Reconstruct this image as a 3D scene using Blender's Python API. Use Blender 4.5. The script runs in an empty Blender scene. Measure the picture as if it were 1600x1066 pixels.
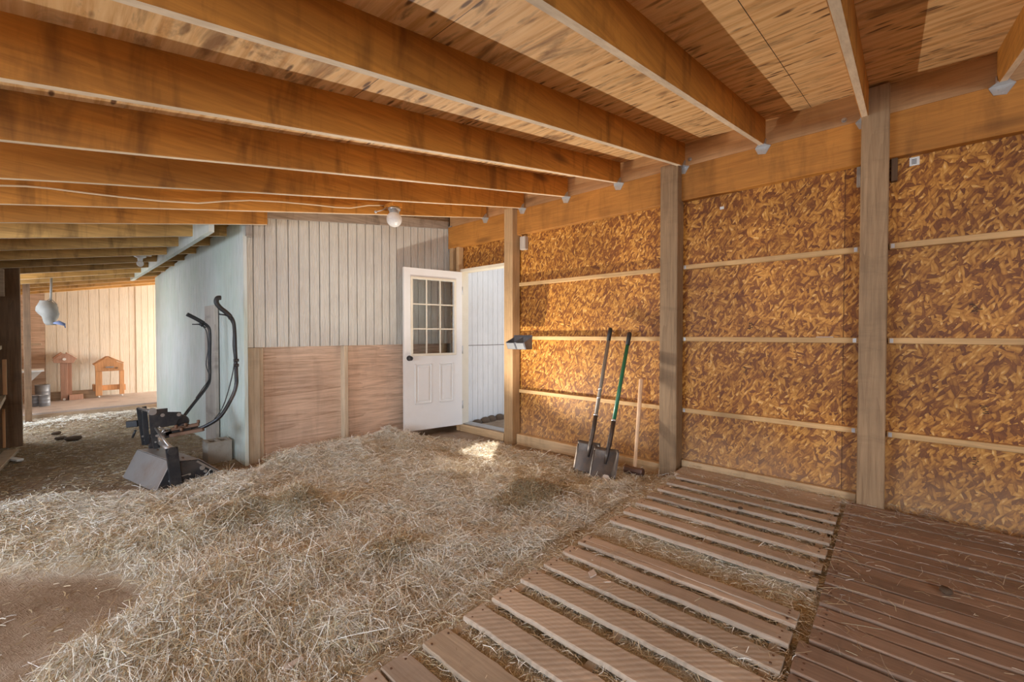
import bpy, bmesh, math, random
import numpy as np
from mathutils import Vector, Matrix
random.seed(7); rng = np.random.default_rng(7)
scene = bpy.context.scene
C = scene.collection
PI = math.pi
# ---------------------------------------------------------------- camera
F = 663.0; YAW = math.radians(48.1); PIT = math.radians(-.95); CZ = 1.2
cam = bpy.data.objects.new('camera', bpy.data.cameras.new('camera')); C.objects.link(cam)
cam.location = (0, 0, CZ)
cam.rotation_euler = (PI/2 + PIT, 0, -YAW)
cam.data.sensor_width = 36; cam.data.lens = F/1600*36; cam.data.clip_start = .05
scene.camera = cam
# ---------------------------------------------------------------- light
scene.view_settings.view_transform = 'Standard'; scene.view_settings.look = 'None'
scene.view_settings.gamma = 1; scene.view_settings.use_curve_mapping = False
scene.view_settings.exposure = 0.42
W = bpy.data.worlds.new('sky'); scene.world = W; W.use_nodes = True
W.node_tree.nodes['Background'].inputs[0].default_value = (.62, .78, 1, 1)
W.node_tree.nodes['Background'].inputs[1].default_value = .9
def lamp(name, typ, loc, energy, color, target=None, size=None, size_y=None):
    l = bpy.data.lights.new(name, typ); o = bpy.data.objects.new(name, l); C.objects.link(o)
    o.location = loc; l.energy = energy; l.color = color
    if target is not None:
        o.rotation_euler = (Vector(target)-Vector(loc)).to_track_quat('-Z', 'Y').to_euler()
    if typ == 'AREA':
        l.shape = 'RECTANGLE'; l.size = size; l.size_y = size_y or size
    return o
S = math.radians(59)
sd = Vector((.809*math.cos(S), .588*math.cos(S), math.sin(S)))
sun = lamp('sun', 'SUN', (8, 6, 12), 6.5, (1, .93, .82), None); sun.data.angle = math.radians(.6)
sun.rotation_euler = sd.to_track_quat('Z', 'Y').to_euler()
# daylight by the openings of the barn, plus added floor bounce and rear fill
lamp('daylight_open_side', 'AREA', (-2.6, 2.9, 1.55), 165, (.70, .84, 1), (2.0, 3.7, .1), 2.6, 1.5)
o = lamp('added_floor_bounce', 'SPOT', (2.98, 3.06, .10), 150, (1, .93, .82), (2.2, 2.0, 2.6)); o.data.spot_size = math.radians(165); o.data.spot_blend = .8; o.data.shadow_soft_size = .02  # added spot, stands in for bounce off the sunlit floor patch
lamp('daylight_far_opening', 'AREA', (3.4, 9.7, 1.0), 72, (1, .96, .88), (.3, 10.2, 1.0), 1.5, 1.5)
lamp('daylight_passage_opening', 'AREA', (-.62, 7.85, 1.15), 24, (.82, .91, 1), (1.2, 7.6, .6), 1.3, 1.6)
lamp('fill_rear_opening', 'AREA', (-1.7, -2.6, 1.3), 108, (.84, .92, 1), (1.0, 2.6, .1), 2.2, 1.3)  # fill added behind the camera, shining through an unseen opening
# ---------------------------------------------------------------- view geometry helpers: pixel of the photo -> point on a plane
fw = Vector((math.sin(YAW)*math.cos(PIT), math.cos(YAW)*math.cos(PIT), math.sin(PIT)))
rt = Vector((math.cos(YAW), -math.sin(YAW), 0)); upv = rt.cross(fw); CAM = Vector((0, 0, CZ))
def at(x, y, X=None, Y=None, Z=None, D=None):
    d = fw + rt*((x-800)/F) + upv*((533-y)/F)
    if X is not None: t = X/d.x
    elif Y is not None: t = Y/d.y
    elif Z is not None: t = (Z-CZ)/d.z
    else: t = D
    return CAM + d*t
# ---------------------------------------------------------------- noise
_P = rng.random((64, 256, 256))
def vnoise(x, y, s=0):
    xi = np.floor(x).astype(int); yi = np.floor(y).astype(int); fx = x-xi; fy = y-yi
    fx = fx*fx*(3-2*fx); fy = fy*fy*(3-2*fy); G = _P[s % 64]
    a = G[xi & 255, yi & 255]; b = G[(xi+1) & 255, yi & 255]; c = G[xi & 255, (yi+1) & 255]; d = G[(xi+1) & 255, (yi+1) & 255]
    return (a*(1-fx)+b*fx)*(1-fy)+(c*(1-fx)+d*fx)*fy
def fbm(x, y, s=0, o=4):
    r = 0; a = .5
    for k in range(o):
        r = r + a*(vnoise(x*2**k, y*2**k, s+k)*2-1); a *= .5
    return r
# ---------------------------------------------------------------- materials
def newmat(name):
    m = bpy.data.materials.new(name); m.use_nodes = True
    nt = m.node_tree; b = nt.nodes['Principled BSDF']; return m, nt, b
class N:
    def __init__(s, nt): s.nt = nt
    def n(s, t, **k):
        o = s.nt.nodes.new(t)
        for a, v in k.items(): setattr(o, a, v)
        return o
    def l(s, a, b): s.nt.links.new(a, b)
    def val(s, sock, v):
        if isinstance(v, bpy.types.NodeSocket): s.l(v, sock)
        else: sock.default_value = v
    def math(s, op, a, b=0.0, c=None, clamp=False):
        o = s.n('ShaderNodeMath', operation=op); o.use_clamp = clamp
        s.val(o.inputs[0], a); s.val(o.inputs[1], b)
        if c is not None: s.val(o.inputs[2], c)
        return o.outputs[0]
    def mix(s, f, a, b, mode='MIX'):
        o = s.n('ShaderNodeMix', data_type='RGBA', blend_type=mode); s.val(o.inputs[0], f)
        for i, v in ((6, a), (7, b)):
            if isinstance(v, bpy.types.NodeSocket): s.l(v, o.inputs[i])
            else: o.inputs[i].default_value = (*v, 1) if len(v) == 3 else v
        return o.outputs[2]
    def ramp(s, f, stops, interp='LINEAR'):
        o = s.n('ShaderNodeValToRGB'); o.color_ramp.interpolation = interp
        e = o.color_ramp.elements
        while len(e) < len(stops): e.new(.5)
        for k, (p, c) in enumerate(stops):
            e[k].position = p; e[k].color = (*c, 1) if not isinstance(c, float) else (c, c, c, 1)
        s.l(f, o.inputs[0]); return o.outputs[0]
    def noise(s, v, scale, det=4, rough=.55, dist=0.0):
        o = s.n('ShaderNodeTexNoise'); s.l(v, o.inputs['Vector']); o.inputs['Scale'].default_value = scale
        o.inputs['Detail'].default_value = det; o.inputs['Roughness'].default_value = rough; o.inputs['Distortion'].default_value = dist
        return o.outputs['Fac']
    def mapping(s, v, scale=(1, 1, 1), rot=(0, 0, 0), loc=(0, 0, 0)):
        o = s.n('ShaderNodeMapping'); s.l(v, o.inputs[0])
        o.inputs['Scale'].default_value = scale; o.inputs['Rotation'].default_value = rot; o.inputs['Location'].default_value = loc
        return o.outputs[0]
    def coords(s): return s.n('ShaderNodeTexCoord').outputs['Object']
    def seeded(s, v, amt=7.3):
        r = s.n('ShaderNodeObjectInfo').outputs['Random']
        c = s.n('ShaderNodeCombineXYZ'); m = s.math('MULTIPLY', r, amt)
        for i in range(3): s.l(m, c.inputs[i])
        o = s.n('ShaderNodeVectorMath', operation='ADD'); s.l(v, o.inputs[0]); s.l(c.outputs[0], o.inputs[1]); return o.outputs[0]
    def bump(s, h, b, strength=.3, dist=.01):
        o = s.n('ShaderNodeBump'); s.l(h, o.inputs['Height']); o.inputs['Strength'].default_value = strength; o.inputs['Distance'].default_value = dist
        s.l(o.outputs[0], b.inputs['Normal'])
def wood(name, base, dark, axis='X', grain=1.0, stain=.45, knots=.5, rough=.65, ring=.5, fine=1.0, light=None, bumps=.25, seed=7.3, cross='Z'):
    """sawn timber: grain runs along axis"""
    m, nt, b = newmat(name); g = N(nt)
    v = g.seeded(g.coords(), seed)
    sc = {'X': (.06, 1, 1), 'Y': (1, .06, 1), 'Z': (1, 1, .06)}[axis]
    warp = g.noise(g.mapping(v, tuple(c*2.2 for c in sc)), 3.0, 2, .5)
    vv = g.n('ShaderNodeVectorMath', operation='ADD')
    g.l(g.mapping(v, sc), vv.inputs[0])
    cc = g.n('ShaderNodeCombineXYZ'); w2 = g.math('MULTIPLY', warp, .22)
    for i in range(3): g.l(w2, cc.inputs[i])
    g.l(cc.outputs[0], vv.inputs[1]); vv = vv.outputs[0]
    rings = g.n('ShaderNodeTexWave', wave_type='BANDS', bands_direction='DIAGONAL', wave_profile='SAW')
    g.l(vv, rings.inputs[0]); rings.inputs['Scale'].default_value = 9*grain; rings.inputs['Distortion'].default_value = 6
    rings.inputs['Detail'].default_value = 3; rings.inputs['Detail Scale'].default_value = 1.2
    f1 = g.noise(g.mapping(v, tuple(c*1.0 for c in sc)), 60*fine, 5, .65)
    col = g.mix(g.math('MULTIPLY', rings.outputs['Fac'], ring), base, dark)
    col = g.mix(g.ramp(f1, [(.35, 0.0), (.75, 1.0)]), col, tuple(min(1, c*1.28) for c in base), 'MIX') if light is None else g.mix(g.ramp(f1, [(.35, 0.0), (.75, 1.0)]), col, light)
    f1b = g.ramp(g.noise(g.mapping(v, tuple(c*1.3 for c in sc)), 35*fine, 3, .6), [(.5, 0.0), (.8, 1.0)])
    col = g.mix(g.math('MULTIPLY', f1b, .45), col, dark)
    # knots
    kv = g.mapping(v, {'X': (.9, 3, 3), 'Y': (3, .9, 3), 'Z': (3, 3, .9)}[axis])
    vo = g.n('ShaderNodeTexVoronoi'); g.l(kv, vo.inputs[0]); vo.inputs['Scale'].default_value = .9
    k = g.ramp(vo.outputs['Distance'], [(.05, 1.0), (.13, 0.0)])
    col = g.mix(g.math('MULTIPLY', k, knots), col, tuple(c*.35 for c in dark))
    # water stains crossing the grain
    sv = g.mapping(v, {'X': (1.6, .5, .35), 'Y': (.5, 1.6, .35), 'Z': (.5, .5, 1.6)}[axis])
    st = g.ramp(g.noise(sv, 5.0, 4, .6, .5), [(.52, 0.0), (.70, 1.0)])
    col = g.mix(g.math('MULTIPLY', st, stain), col, tuple(c*.42 for c in dark))
    st2 = g.ramp(g.noise(g.mapping(v, (1, 1, 1)), 1.1, 2, .5), [(.35, .80), (.65, 1.15)])
    col = g.mix(1.0, col, st2, 'MULTIPLY')
    rv = g.n('ShaderNodeObjectInfo').outputs['Random']; rt_ = g.ramp(rv, [(0.0, .80), (1.0, 1.15)])
    col = g.mix(1.0, col, rt_, 'MULTIPLY')
    g.l(col, b.inputs['Base Color']); b.inputs['Roughness'].default_value = rough
    g.bump(g.math('ADD', f1, g.math('MULTIPLY', rings.outputs['Fac'], .4)), b, bumps, .004)
    return m
def osb():
    m, nt, b = newmat('osb'); g = N(nt)
    co = g.coords(); sx = g.n('ShaderNodeSeparateXYZ'); g.l(co, sx.inputs[0])
    cb = g.n('ShaderNodeCombineXYZ'); g.l(g.math('ADD', sx.outputs['Y'], sx.outputs['X']), cb.inputs[0]); g.l(sx.outputs['Z'], cb.inputs[1]); v0 = cb.outputs[0]
    wn = g.n('ShaderNodeTexNoise'); g.l(v0, wn.inputs['Vector']); wn.inputs['Scale'].default_value = 7; wn.inputs['Detail'].default_value = 3
    wo = g.n('ShaderNodeVectorMath', operation='MULTIPLY_ADD'); g.l(wn.outputs['Color'], wo.inputs[0]); wo.inputs[1].default_value = (.032, .032, 0); g.l(v0, wo.inputs[2])
    v = wo.outputs[0]
    h = None; tone = None
    for k, (ang, sx_, sy_, th) in enumerate([(10, 16, 46, 0), (75, 17, 52, .40), (130, 15, 46, .5), (35, 17, 60, .54), (165, 14, 48, .58), (100, 18, 64, .62), (55, 20, 76, .64)]):
        vv = g.mapping(v, (sx_, sy_, 1), (0, 0, 0), (k*3.7, k*1.9, 0)) if k < 0 else None
        r = g.mapping(v, (1, 1, 1), (0, 0, math.radians(ang)), (0, 0, 0))
        vv = g.mapping(r, (sx_, sy_, 1), (0, 0, 0), (k*13.7, k*21.9, 0))
        vo = g.n('ShaderNodeTexVoronoi', voronoi_dimensions='2D'); g.l(vv, vo.inputs[0]); vo.inputs['Scale'].default_value = 1; vo.inputs['Randomness'].default_value = 1
        sp = g.n('ShaderNodeSeparateColor'); g.l(vo.outputs['Color'], sp.inputs[0])
        edge = g.math('SUBTRACT', 1.0, g.math('MULTIPLY', vo.outputs['Distance'], .55))
        t = g.math('MULTIPLY', g.math('MULTIPLY_ADD', sp.outputs[0], .8, .2), edge)
        if tone is None: tone = t
        else:
            mask = g.math('GREATER_THAN', sp.outputs[1], th)
            mx = g.n('ShaderNodeMix', data_type='FLOAT'); g.l(mask, mx.inputs[0]); g.l(tone, mx.inputs[2]); g.l(t, mx.inputs[3]); tone = mx.outputs[0]
    fib = g.noise(g.mapping(v0, (3, 1, 1), (0, 0, .6)), 60, 4, .7)
    tone2 = g.math('ADD', tone, g.math('MULTIPLY', g.math('SUBTRACT', fib, .5), .30))
    col = g.ramp(tone2, [(.12, (.15, .040, .006)), (.34, (.28, .095, .012)), (.56, (.52, .22, .032)), (.80, (.68, .335, .065)), (.97, (.86, .56, .22))])
    big = g.ramp(g.noise(v0, 1.3, 3, .6), [(.3, .78), (.7, 1.12)])
    col = g.mix(1.0, col, big, 'MULTIPLY')
    # dust low on the wall: pale bleached band near the floor
    zz = g.ramp(g.math('ADD', g.math('MULTIPLY', sx.outputs['Z'], .8), g.math('MULTIPLY', g.noise(v0, 3, 3), .5)), [(.2, 1.0), (.75, 0.0)])
    col = g.mix(g.math('MULTIPLY', zz, .35), col, (.52, .40, .27))
    # sheet seam
    g.l(col, b.inputs['Base Color']); b.inputs['Roughness'].default_value = .55
    g.bump(tone2, b, .35, .004)
    return m
def plyceil():
    m, nt, b = newmat('roof_plywood'); g = N(nt); v = g.coords()
    f1 = g.noise(g.mapping(v, (14, .9, 1)), 4, 5, .6, .3)
    fig = g.n('ShaderNodeTexWave', wave_type='BANDS', bands_direction='X'); g.l(g.mapping(v, (1, .12, 1)), fig.inputs[0])
    fig.inputs['Scale'].default_value = 4; fig.inputs['Distortion'].default_value = 9; fig.inputs['Detail'].default_value = 2; fig.inputs['Detail Scale'].default_value = .9
    col = g.mix(fig.outputs['Fac'], (.84, .54, .25), (.64, .35, .13))
    col = g.mix(g.ramp(f1, [(.4, 0.0), (.7, 1.0)]), col, (.90, .63, .34))
    # checks: short dark splits along the grain
    vo = g.n('ShaderNodeTexVoronoi'); g.l(g.mapping(v, (26, 7, 1), (0, 0, .12)), vo.inputs[0]); vo.inputs['Scale'].default_value = 1
    ck = g.ramp(vo.outputs['Distance'], [(.17, 1.0), (.30, 0.0)])
    ck = g.math('MULTIPLY', ck, g.ramp(g.noise(v, 2.8, 3), [(.42, 0.0), (.54, 1.0)]))
    col = g.mix(g.math('MULTIPLY', ck, .9), col, (.10, .035, .012))
    st = g.ramp(g.noise(g.mapping(v, (3, 1.0, 1)), 2.4, 5, .65, .8), [(.53, 0.0), (.68, 1.0)])
    col = g.mix(g.math('MULTIPLY', st, .75), col, (.16, .065, .025))
    vk = g.n('ShaderNodeTexVoronoi'); g.l(g.mapping(v, (2.6, 1.6, 1)), vk.inputs[0]); vk.inputs['Scale'].default_value = 1.3
    kk = g.ramp(vk.outputs['Distance'], [(.03, 1.0), (.10, 0.0)])
    col = g.mix(g.math('MULTIPLY', kk, .7), col, (.22, .09, .03))
    # sheet joints every 1.22 m by 2.44 m
    s = g.n('ShaderNodeSeparateXYZ'); g.l(v, s.inputs[0])
    j1 = g.math('LESS_THAN', g.math('PINGPONG', g.math('ADD', s.outputs[0], .22), .61), .0016)
    j2 = g.math('LESS_THAN', g.math('PINGPONG', g.math('ADD', s.outputs[1], -.445), 1.176), .0016)
    col = g.mix(g.math('MAXIMUM', j1, j2), col, (.03, .012, .005))
    g.l(col, b.inputs['Base Color']); b.inputs['Roughness'].default_value = .6
    g.bump(f1, b, .2, .003); return m
def plain(name, col, rough=.5, metal=0.0, var=.15, scale=8, dirt=None, dirtamt=.4, bump=.1, spec=None):
    m, nt, b = newmat(name); g = N(nt); v = g.seeded(g.coords())
    n = g.noise(v, scale, 5, .6)
    c = g.mix(n, tuple(x*(1-var) for x in col), tuple(min(1, x*(1+var)) for x in col))
    if dirt is not None:
        d = g.ramp(g.noise(v, scale*.6, 6, .7), [(.45, 0.0), (.65, 1.0)])
        c = g.mix(g.math('MULTIPLY', d, dirtamt), c, dirt)
    g.l(c, b.inputs['Base Color']); b.inputs['Roughness'].default_value = rough; b.inputs['Metallic'].default_value = metal
    if bump: g.bump(g.noise(v, scale*6, 4, .6), b, bump, .002)
    return m
def siding_mat(name, col, col2, dirt, fine=1.0, dirtamt=.35, emb=.5):
    """painted textured siding, vertical grain embossing"""
    m, nt, b = newmat(name); g = N(nt); v = g.coords()
    w = g.n('ShaderNodeTexWave', wave_type='BANDS', bands_direction='X'); g.l(g.mapping(v, (1, 1, .10)), w.inputs[0])
    w.inputs['Scale'].default_value = 14*fine; w.inputs['Distortion'].default_value = 14; w.inputs['Detail'].default_value = 3; w.inputs['Detail Scale'].default_value = 2.0
    n = g.noise(g.mapping(v, (1, 1, .12)), 50, 5, .6)
    big = g.noise(v, 1.2, 3, .6)
    c = g.mix(g.ramp(big, [(.35, 0.0), (.65, 1.0)]), col, col2)
    c = g.mix(g.math('MULTIPLY', g.ramp(w.outputs['Fac'], [(.0, 1.0), (.35, 0.0)]), .22), c, tuple(x*.55 for x in col))
    d = g.ramp(g.noise(g.mapping(v, (1, 1, .35)), 4.5, 6, .7), [(.52, 0.0), (.72, 1.0)])
    c = g.mix(g.math('MULTIPLY', d, dirtamt), c, dirt)
    g.l(c, b.inputs['Base Color']); b.inputs['Roughness'].default_value = .7
    g.bump(g.math('ADD', w.outputs['Fac'], g.math('MULTIPLY', n, .5)), b, emb, .004); return m
def groundmat():
    m, nt, b = newmat('dirt_and_chaff'); g = N(nt); v = g.coords()
    at_ = g.n('ShaderNodeAttribute', attribute_name='hay')
    n1 = g.noise(v, 2.0, 6, .65); n2 = g.noise(v, 40, 5, .7)
    dirt = g.ramp(n1, [(.3, (.20, .125, .075)), (.5, (.33, .235, .16)), (.7, (.44, .345, .26))])
    hv = None
    acc = None
    for k, a in enumerate([.3, 1.3, 2.4, 2.9]):
        r = g.mapping(v, (1, 1, 1), (0, 0, a)); q = g.noise(g.mapping(r, (22, 260, 1), (0, 0, 0), (k*9, k*4, 0)), 1, 2, .5, .4)
        acc = q if acc is None else g.math('MAXIMUM', acc, q)
    hay = g.ramp(acc, [(.42, (.20, .145, .09)), (.54, (.50, .41, .29)), (.70, (.76, .69, .56))])
    f = g.math('MULTIPLY', at_.outputs['Fac'], 1.0)
    c = g.mix(f, dirt, hay)
    sp = g.ramp(g.noise(v, 160, 3, .7), [(.55, 0.0), (.68, 1.0)])
    c = g.mix(g.math('MULTIPLY', sp, .35), c, (.55, .45, .30))
    g.l(c, b.inputs['Base Color']); b.inputs['Roughness'].default_value = .95; b.inputs['Specular IOR Level'].default_value = .1
    g.bump(g.math('ADD', g.math('MULTIPLY', acc, 1.0), n2), b, .7, .02); return m
def attrmat(name, rough=.7, spec=.3):
    m, nt, b = newmat(name); g = N(nt)
    a = g.n('ShaderNodeAttribute', attribute_name='col'); g.l(a.outputs['Color'], b.inputs['Base Color'])
    b.inputs['Roughness'].default_value = rough; b.inputs['Specular IOR Level'].default_value = spec; return m
M = {}
M['osb'] = osb(); M['ceil'] = plyceil(); M['ground'] = groundmat(); M['straw'] = attrmat('straw')
M['joist'] = wood('fir_joist', (.52, .225, .036), (.30, .105, .014), 'X', stain=.6, knots=.75, ring=.45)
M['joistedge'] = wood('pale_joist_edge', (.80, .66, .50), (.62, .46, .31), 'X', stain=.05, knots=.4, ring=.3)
M['header'] = wood('fir_header', (.50, .21, .036), (.32, .11, .015), 'Y', stain=.35, ring=.4)
M['ledger'] = wood('ledger_wood', (.60, .36, .17), (.40, .20, .08), 'Y', stain=.15, ring=.4)
M['passjoist'] = wood('treated_joist', (.52, .31, .10), (.25, .13, .035), 'X', stain=.6, knots=1, ring=.5)
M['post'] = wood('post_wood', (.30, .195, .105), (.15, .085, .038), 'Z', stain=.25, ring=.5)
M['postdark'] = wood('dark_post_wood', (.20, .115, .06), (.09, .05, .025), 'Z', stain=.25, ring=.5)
M['doorpost'] = wood('door_post_wood', (.56, .36, .18), (.36, .20, .09), 'Z', stain=.15, ring=.4)
M['girt'] = wood('girt_wood', (.60, .38, .17), (.40, .22, .08), 'Y', stain=.12, ring=.35, knots=.5)
M['plate'] = wood('base_plate_wood', (.56, .39, .22), (.38, .25, .13), 'Y', stain=.25, ring=.35)
M['stud'] = wood('stud_wood', (.58, .46, .32), (.40, .29, .19), 'Z', stain=.15, ring=.4)
M['graywood'] = wood('weathered_wood', (.40, .35, .30), (.22, .18, .15), 'Z', stain=.4, ring=.5)
M['graywoodx'] = wood('weathered_board', (.40, .33, .27), (.20, .15, .12), 'X', stain=.6, ring=.5)
M['ply'] = wood('skirting_plywood', (.74, .54, .40), (.36, .20, .11), 'X', grain=.7, stain=.15, ring=.65, knots=.4)
M['pallet'] = wood('pallet_wood', (.44, .345, .265), (.28, .20, .14), 'Y', stain=.18, ring=.3, knots=.5, fine=1.3)
M['palletred'] = wood('reddish_pallet_wood', (.29, .195, .14), (.17, .105, .07), 'Y', stain=.25, ring=.3, knots=.4, fine=1.3)
M['palletgray'] = wood('grey_pallet_wood', (.37, .29, .21), (.23, .17, .12), 'Y', stain=.2, ring=.3)
M['shelf'] = wood('shelf_wood', (.45, .33, .22), (.28, .18, .10), 'X', stain=.2)
M['standw'] = wood('stand_wood', (.62, .33, .15), (.40, .18, .07), 'Z', stain=.1, ring=.3)
M['standp'] = wood('pinkish_stand_wood', (.52, .31, .22), (.34, .18, .12), 'Z', stain=.1, ring=.3)
M['platform'] = wood('platform_wood', (.52, .44, .39), (.40, .32, .27), 'X', stain=.2)
M['siding'] = siding_mat('white_siding', (.68, .66, .60), (.61, .58, .53), (.42, .33, .24), 1.0, .3, .8)
M['sidingout'] = siding_mat('white_outer_siding', (.74, .72, .70), (.68, .66, .64), (.42, .36, .30), 1.0, .2, .2)
M['green'] = siding_mat('pale_green_siding', (.56, .63, .56), (.66, .68, .66), (.50, .44, .36), .5, .20, .15)
M['cream'] = siding_mat('cream_siding', (.84, .78, .66), (.80, .72, .58), (.45, .32, .2), .8, .2, .15)
M['door'] = plain('door_paint', (.84, .82, .79), .45, 0, .03, 3, (.55, .45, .35), .12, .04)
M['doortrim'] = plain('yellowed_trim', (.78, .70, .56), .5, 0, .06, 5, (.5, .38, .22), .2, .03)
M['black'] = plain('black_paint', (.025, .026, .03), .38, .3, .3, 9, (.16, .13, .11), .35)
M['grayhood'] = plain('dusty_hood_metal', (.29, .265, .25), .5, .25, .12, 6, (.22, .13, .08), .45)
M['steel'] = plain('worn_steel', (.42, .40, .38), .35, .8, .15, 9, (.25, .15, .1), .3)
M['rust'] = plain('rusty_steel', (.16, .085, .05), .6, .5, .3, 12, (.05, .03, .02), .5)
M['rod'] = plain('cable_black', (.03, .03, .03), .5)
M['galv'] = plain('galvanised_steel', (.55, .55, .55), .42, .75, .12, 18, (.35, .33, .3), .2)
M['concrete'] = plain('concrete', (.36, .32, .27), .9, 0, .15, 14, (.22, .17, .12), .4, .5)
M['shovel'] = plain('shovel_blade_steel', (.085, .07, .062), .42, .6, .25, 9, (.25, .17, .11), .4)
M['green_handle'] = plain('green_fibreglass', (.02, .16, .08), .35, 0, .1)
M['gray_handle'] = plain('grey_handle', (.24, .20, .16), .5, 0, .2, 8, (.1, .08, .06), .4)
M['grip'] = plain('black_rubber_grip', (.02, .02, .02), .6)
M['ash'] = wood('ash_handle', (.66, .44, .27), (.46, .28, .15), 'Z', stain=.08, ring=.3, knots=0)
M['hammer'] = plain('hammer_head', (.13, .075, .06), .5, .4, .25, 15, (.22, .13, .08), .4)
M['feeder'] = plain('feeder_plastic', (.10, .10, .115), .4, 0, .15, 6, (.35, .33, .3), .5)
M['feederdust'] = plain('feeder_dusty_front', (.15, .15, .155), .5, 0, .15, 8, (.15, .15, .15), .4)
M['white'] = plain('white_label', (.8, .8, .78), .5, 0, .03)
M['cable'] = plain('cable_sheath', (.80, .66, .47), .5, 0, .08)
M['net'] = plain('feed_bag', (.24, .23, .21), .7, 0, .25, 20, (.25, .24, .22), .4, .4)
M['blue'] = plain('blue_cord', (.16, .20, .34), .6)
M['palechip'] = plain('pale_wood_chip', (.62, .53, .46), .7)
M['porcelain'] = plain('porcelain', (.85, .84, .82), .3, 0, .03)
M['soil'] = plain('dark_clod', (.10, .065, .04), .95, 0, .3, 30, None, 0, .6)
M['putty'] = plain('outer_ground_soil', (.42, .34, .26), .95, 0, .2, 6, (.3, .22, .16), .4, .5)
m, nt, b = newmat('clear_glass'); b.inputs['Base Color'].default_value = (.92, .96, .97, 1); b.inputs['Transmission Weight'].default_value = 1; b.inputs['Roughness'].default_value = .02; b.inputs['IOR'].default_value = 1.45; M['glass'] = m
m, nt, b = newmat('ribbed_globe_glass'); g = N(nt); b.inputs['Base Color'].default_value = (.95, .93, .9, 1); b.inputs['Transmission Weight'].default_value = .35; b.inputs['Roughness'].default_value = .3
wv = g.n('ShaderNodeTexWave', bands_direction='Z'); g.l(g.coords(), wv.inputs[0]); wv.inputs['Scale'].default_value = 30; g.bump(wv.outputs['Fac'], b, .3, .003); M['globe'] = m
# ---------------------------------------------------------------- mesh helpers
class MB:
    def __init__(s): s.bm = bmesh.new()
    def box(s, x0, x1, y0, y1, z0, z1, sub=None):
        r = bmesh.ops.create_cube(s.bm, size=1)['verts']
        for v in r:
            v.co = Vector((x0+(v.co.x+.5)*(x1-x0), y0+(v.co.y+.5)*(y1-y0), z0+(v.co.z+.5)*(z1-z0)))
        return r
    def hexa(s, b4, t4):
        """8-corner solid: bottom ring, top ring"""
        v = [s.bm.verts.new(p) for p in list(b4)+list(t4)]
        for f in [(3, 2, 1, 0), (4, 5, 6, 7), (0, 1, 5, 4), (1, 2, 6, 5), (2, 3, 7, 6), (3, 0, 4, 7)]: s.bm.faces.new([v[i] for i in f])
        return v
    def prism(s, pts, off):
        """polygon pts extruded by vector off"""
        off = Vector(off); a = [s.bm.verts.new(p) for p in pts]; c = [s.bm.verts.new(Vector(p)+off) for p in pts]
        n = len(a); s.bm.faces.new(a[::-1]); s.bm.faces.new(c)
        for i in range(n): s.bm.faces.new((a[i], a[(i+1) % n], c[(i+1) % n], c[i]))
        return a+c
    def bar(s, p, q, w, h, up=(0, 0, 1)):
        p = Vector(p); q = Vector(q); d = (q-p).normalized(); sv = d.cross(Vector(up)).normalized(); uv = sv.cross(d)
        a = [p+sv*(sx*w/2)+uv*(sz*h/2) for sx, sz in ((-1, -1), (1, -1), (1, 1), (-1, 1))]
        return s.prism(a, q-p)
    def tube(s, pts, r, n=12, cap=True, smooth=True):
        pts = [Vector(p) for p in pts]; rr = r if isinstance(r, (list, tuple)) else [r]*len(pts)
        rings = []; up = None
        for i, p in enumerate(pts):
            d = (pts[min(i+1, len(pts)-1)]-pts[max(i-1, 0)]).normalized()
            if up is None: up = Vector((0, 0, 1)) if abs(d.z) < .9 else Vector((1, 0, 0))
            sv = d.cross(up).normalized(); up = sv.cross(d)
            rings.append([s.bm.verts.new(p+(sv*math.cos(2*PI*k/n)+up*math.sin(2*PI*k/n))*rr[i]) for k in range(n)])
        for a, c in zip(rings, rings[1:]):
            for k in range(n):
                f = s.bm.faces.new((a[k], a[(k+1) % n], c[(k+1) % n], c[k])); f.smooth = smooth
        if cap: s.bm.faces.new(rings[0][::-1]); s.bm.faces.new(rings[-1])
    def lathe(s, prof, c=(0, 0, 0), n=24, axis='Z'):
        c = Vector(c); rings = []
        for r, z in prof:
            rings.append([s.bm.verts.new(c+Vector((r*math.cos(2*PI*k/n), r*math.sin(2*PI*k/n), z))) for k in range(n)])
        for a, d in zip(rings, rings[1:]):
            for k in range(n):
                f = s.bm.faces.new((a[k], a[(k+1) % n], d[(k+1) % n], d[k])); f.smooth = True
        s.bm.faces.new(rings[0][::-1]); s.bm.faces.new(rings[-1])
    def sphere(s, c, r, sc=(1, 1, 1), n=16):
        v = bmesh.ops.create_uvsphere(s.bm, u_segments=n*2, v_segments=n, radius=r)['verts']
        for q in v: q.co = Vector((q.co.x*sc[0], q.co.y*sc[1], q.co.z*sc[2]))+Vector(c)
        for f in {f for q in v for f in q.link_faces}: f.smooth = True
        return v
    def build(s, name, mat, parent=None, bevel=0, origin=None):
        bmesh.ops.recalc_face_normals(s.bm, faces=s.bm.faces)
        me = bpy.data.meshes.new(name)
        if origin is not None:
            o3 = Vector(origin)
            for v in s.bm.verts: v.co -= o3
        s.bm.to_mesh(me); s.bm.free()
        if isinstance(mat, str): mat = M[mat]
        me.materials.append(mat)
        o = bpy.data.objects.new(name, me); C.objects.link(o)
        if origin is not None: o.location = origin
        if parent is not None:
            o.parent = parent; o.matrix_parent_inverse = Matrix.Translation(parent.location).inverted() if parent.type == 'EMPTY' else Matrix.Translation(parent.location).inverted()
        if bevel:
            bv = o.modifiers.new('bevel', 'BEVEL'); bv.width = bevel; bv.segments = 1; bv.limit_method = 'ANGLE'
        return o
def tag(o, label=None, cat=None, group=None, kind=None):
    if label: o['label'] = label
    if cat: o['category'] = cat
    if group: o['group'] = group
    if kind: o['kind'] = kind
    return o
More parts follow.
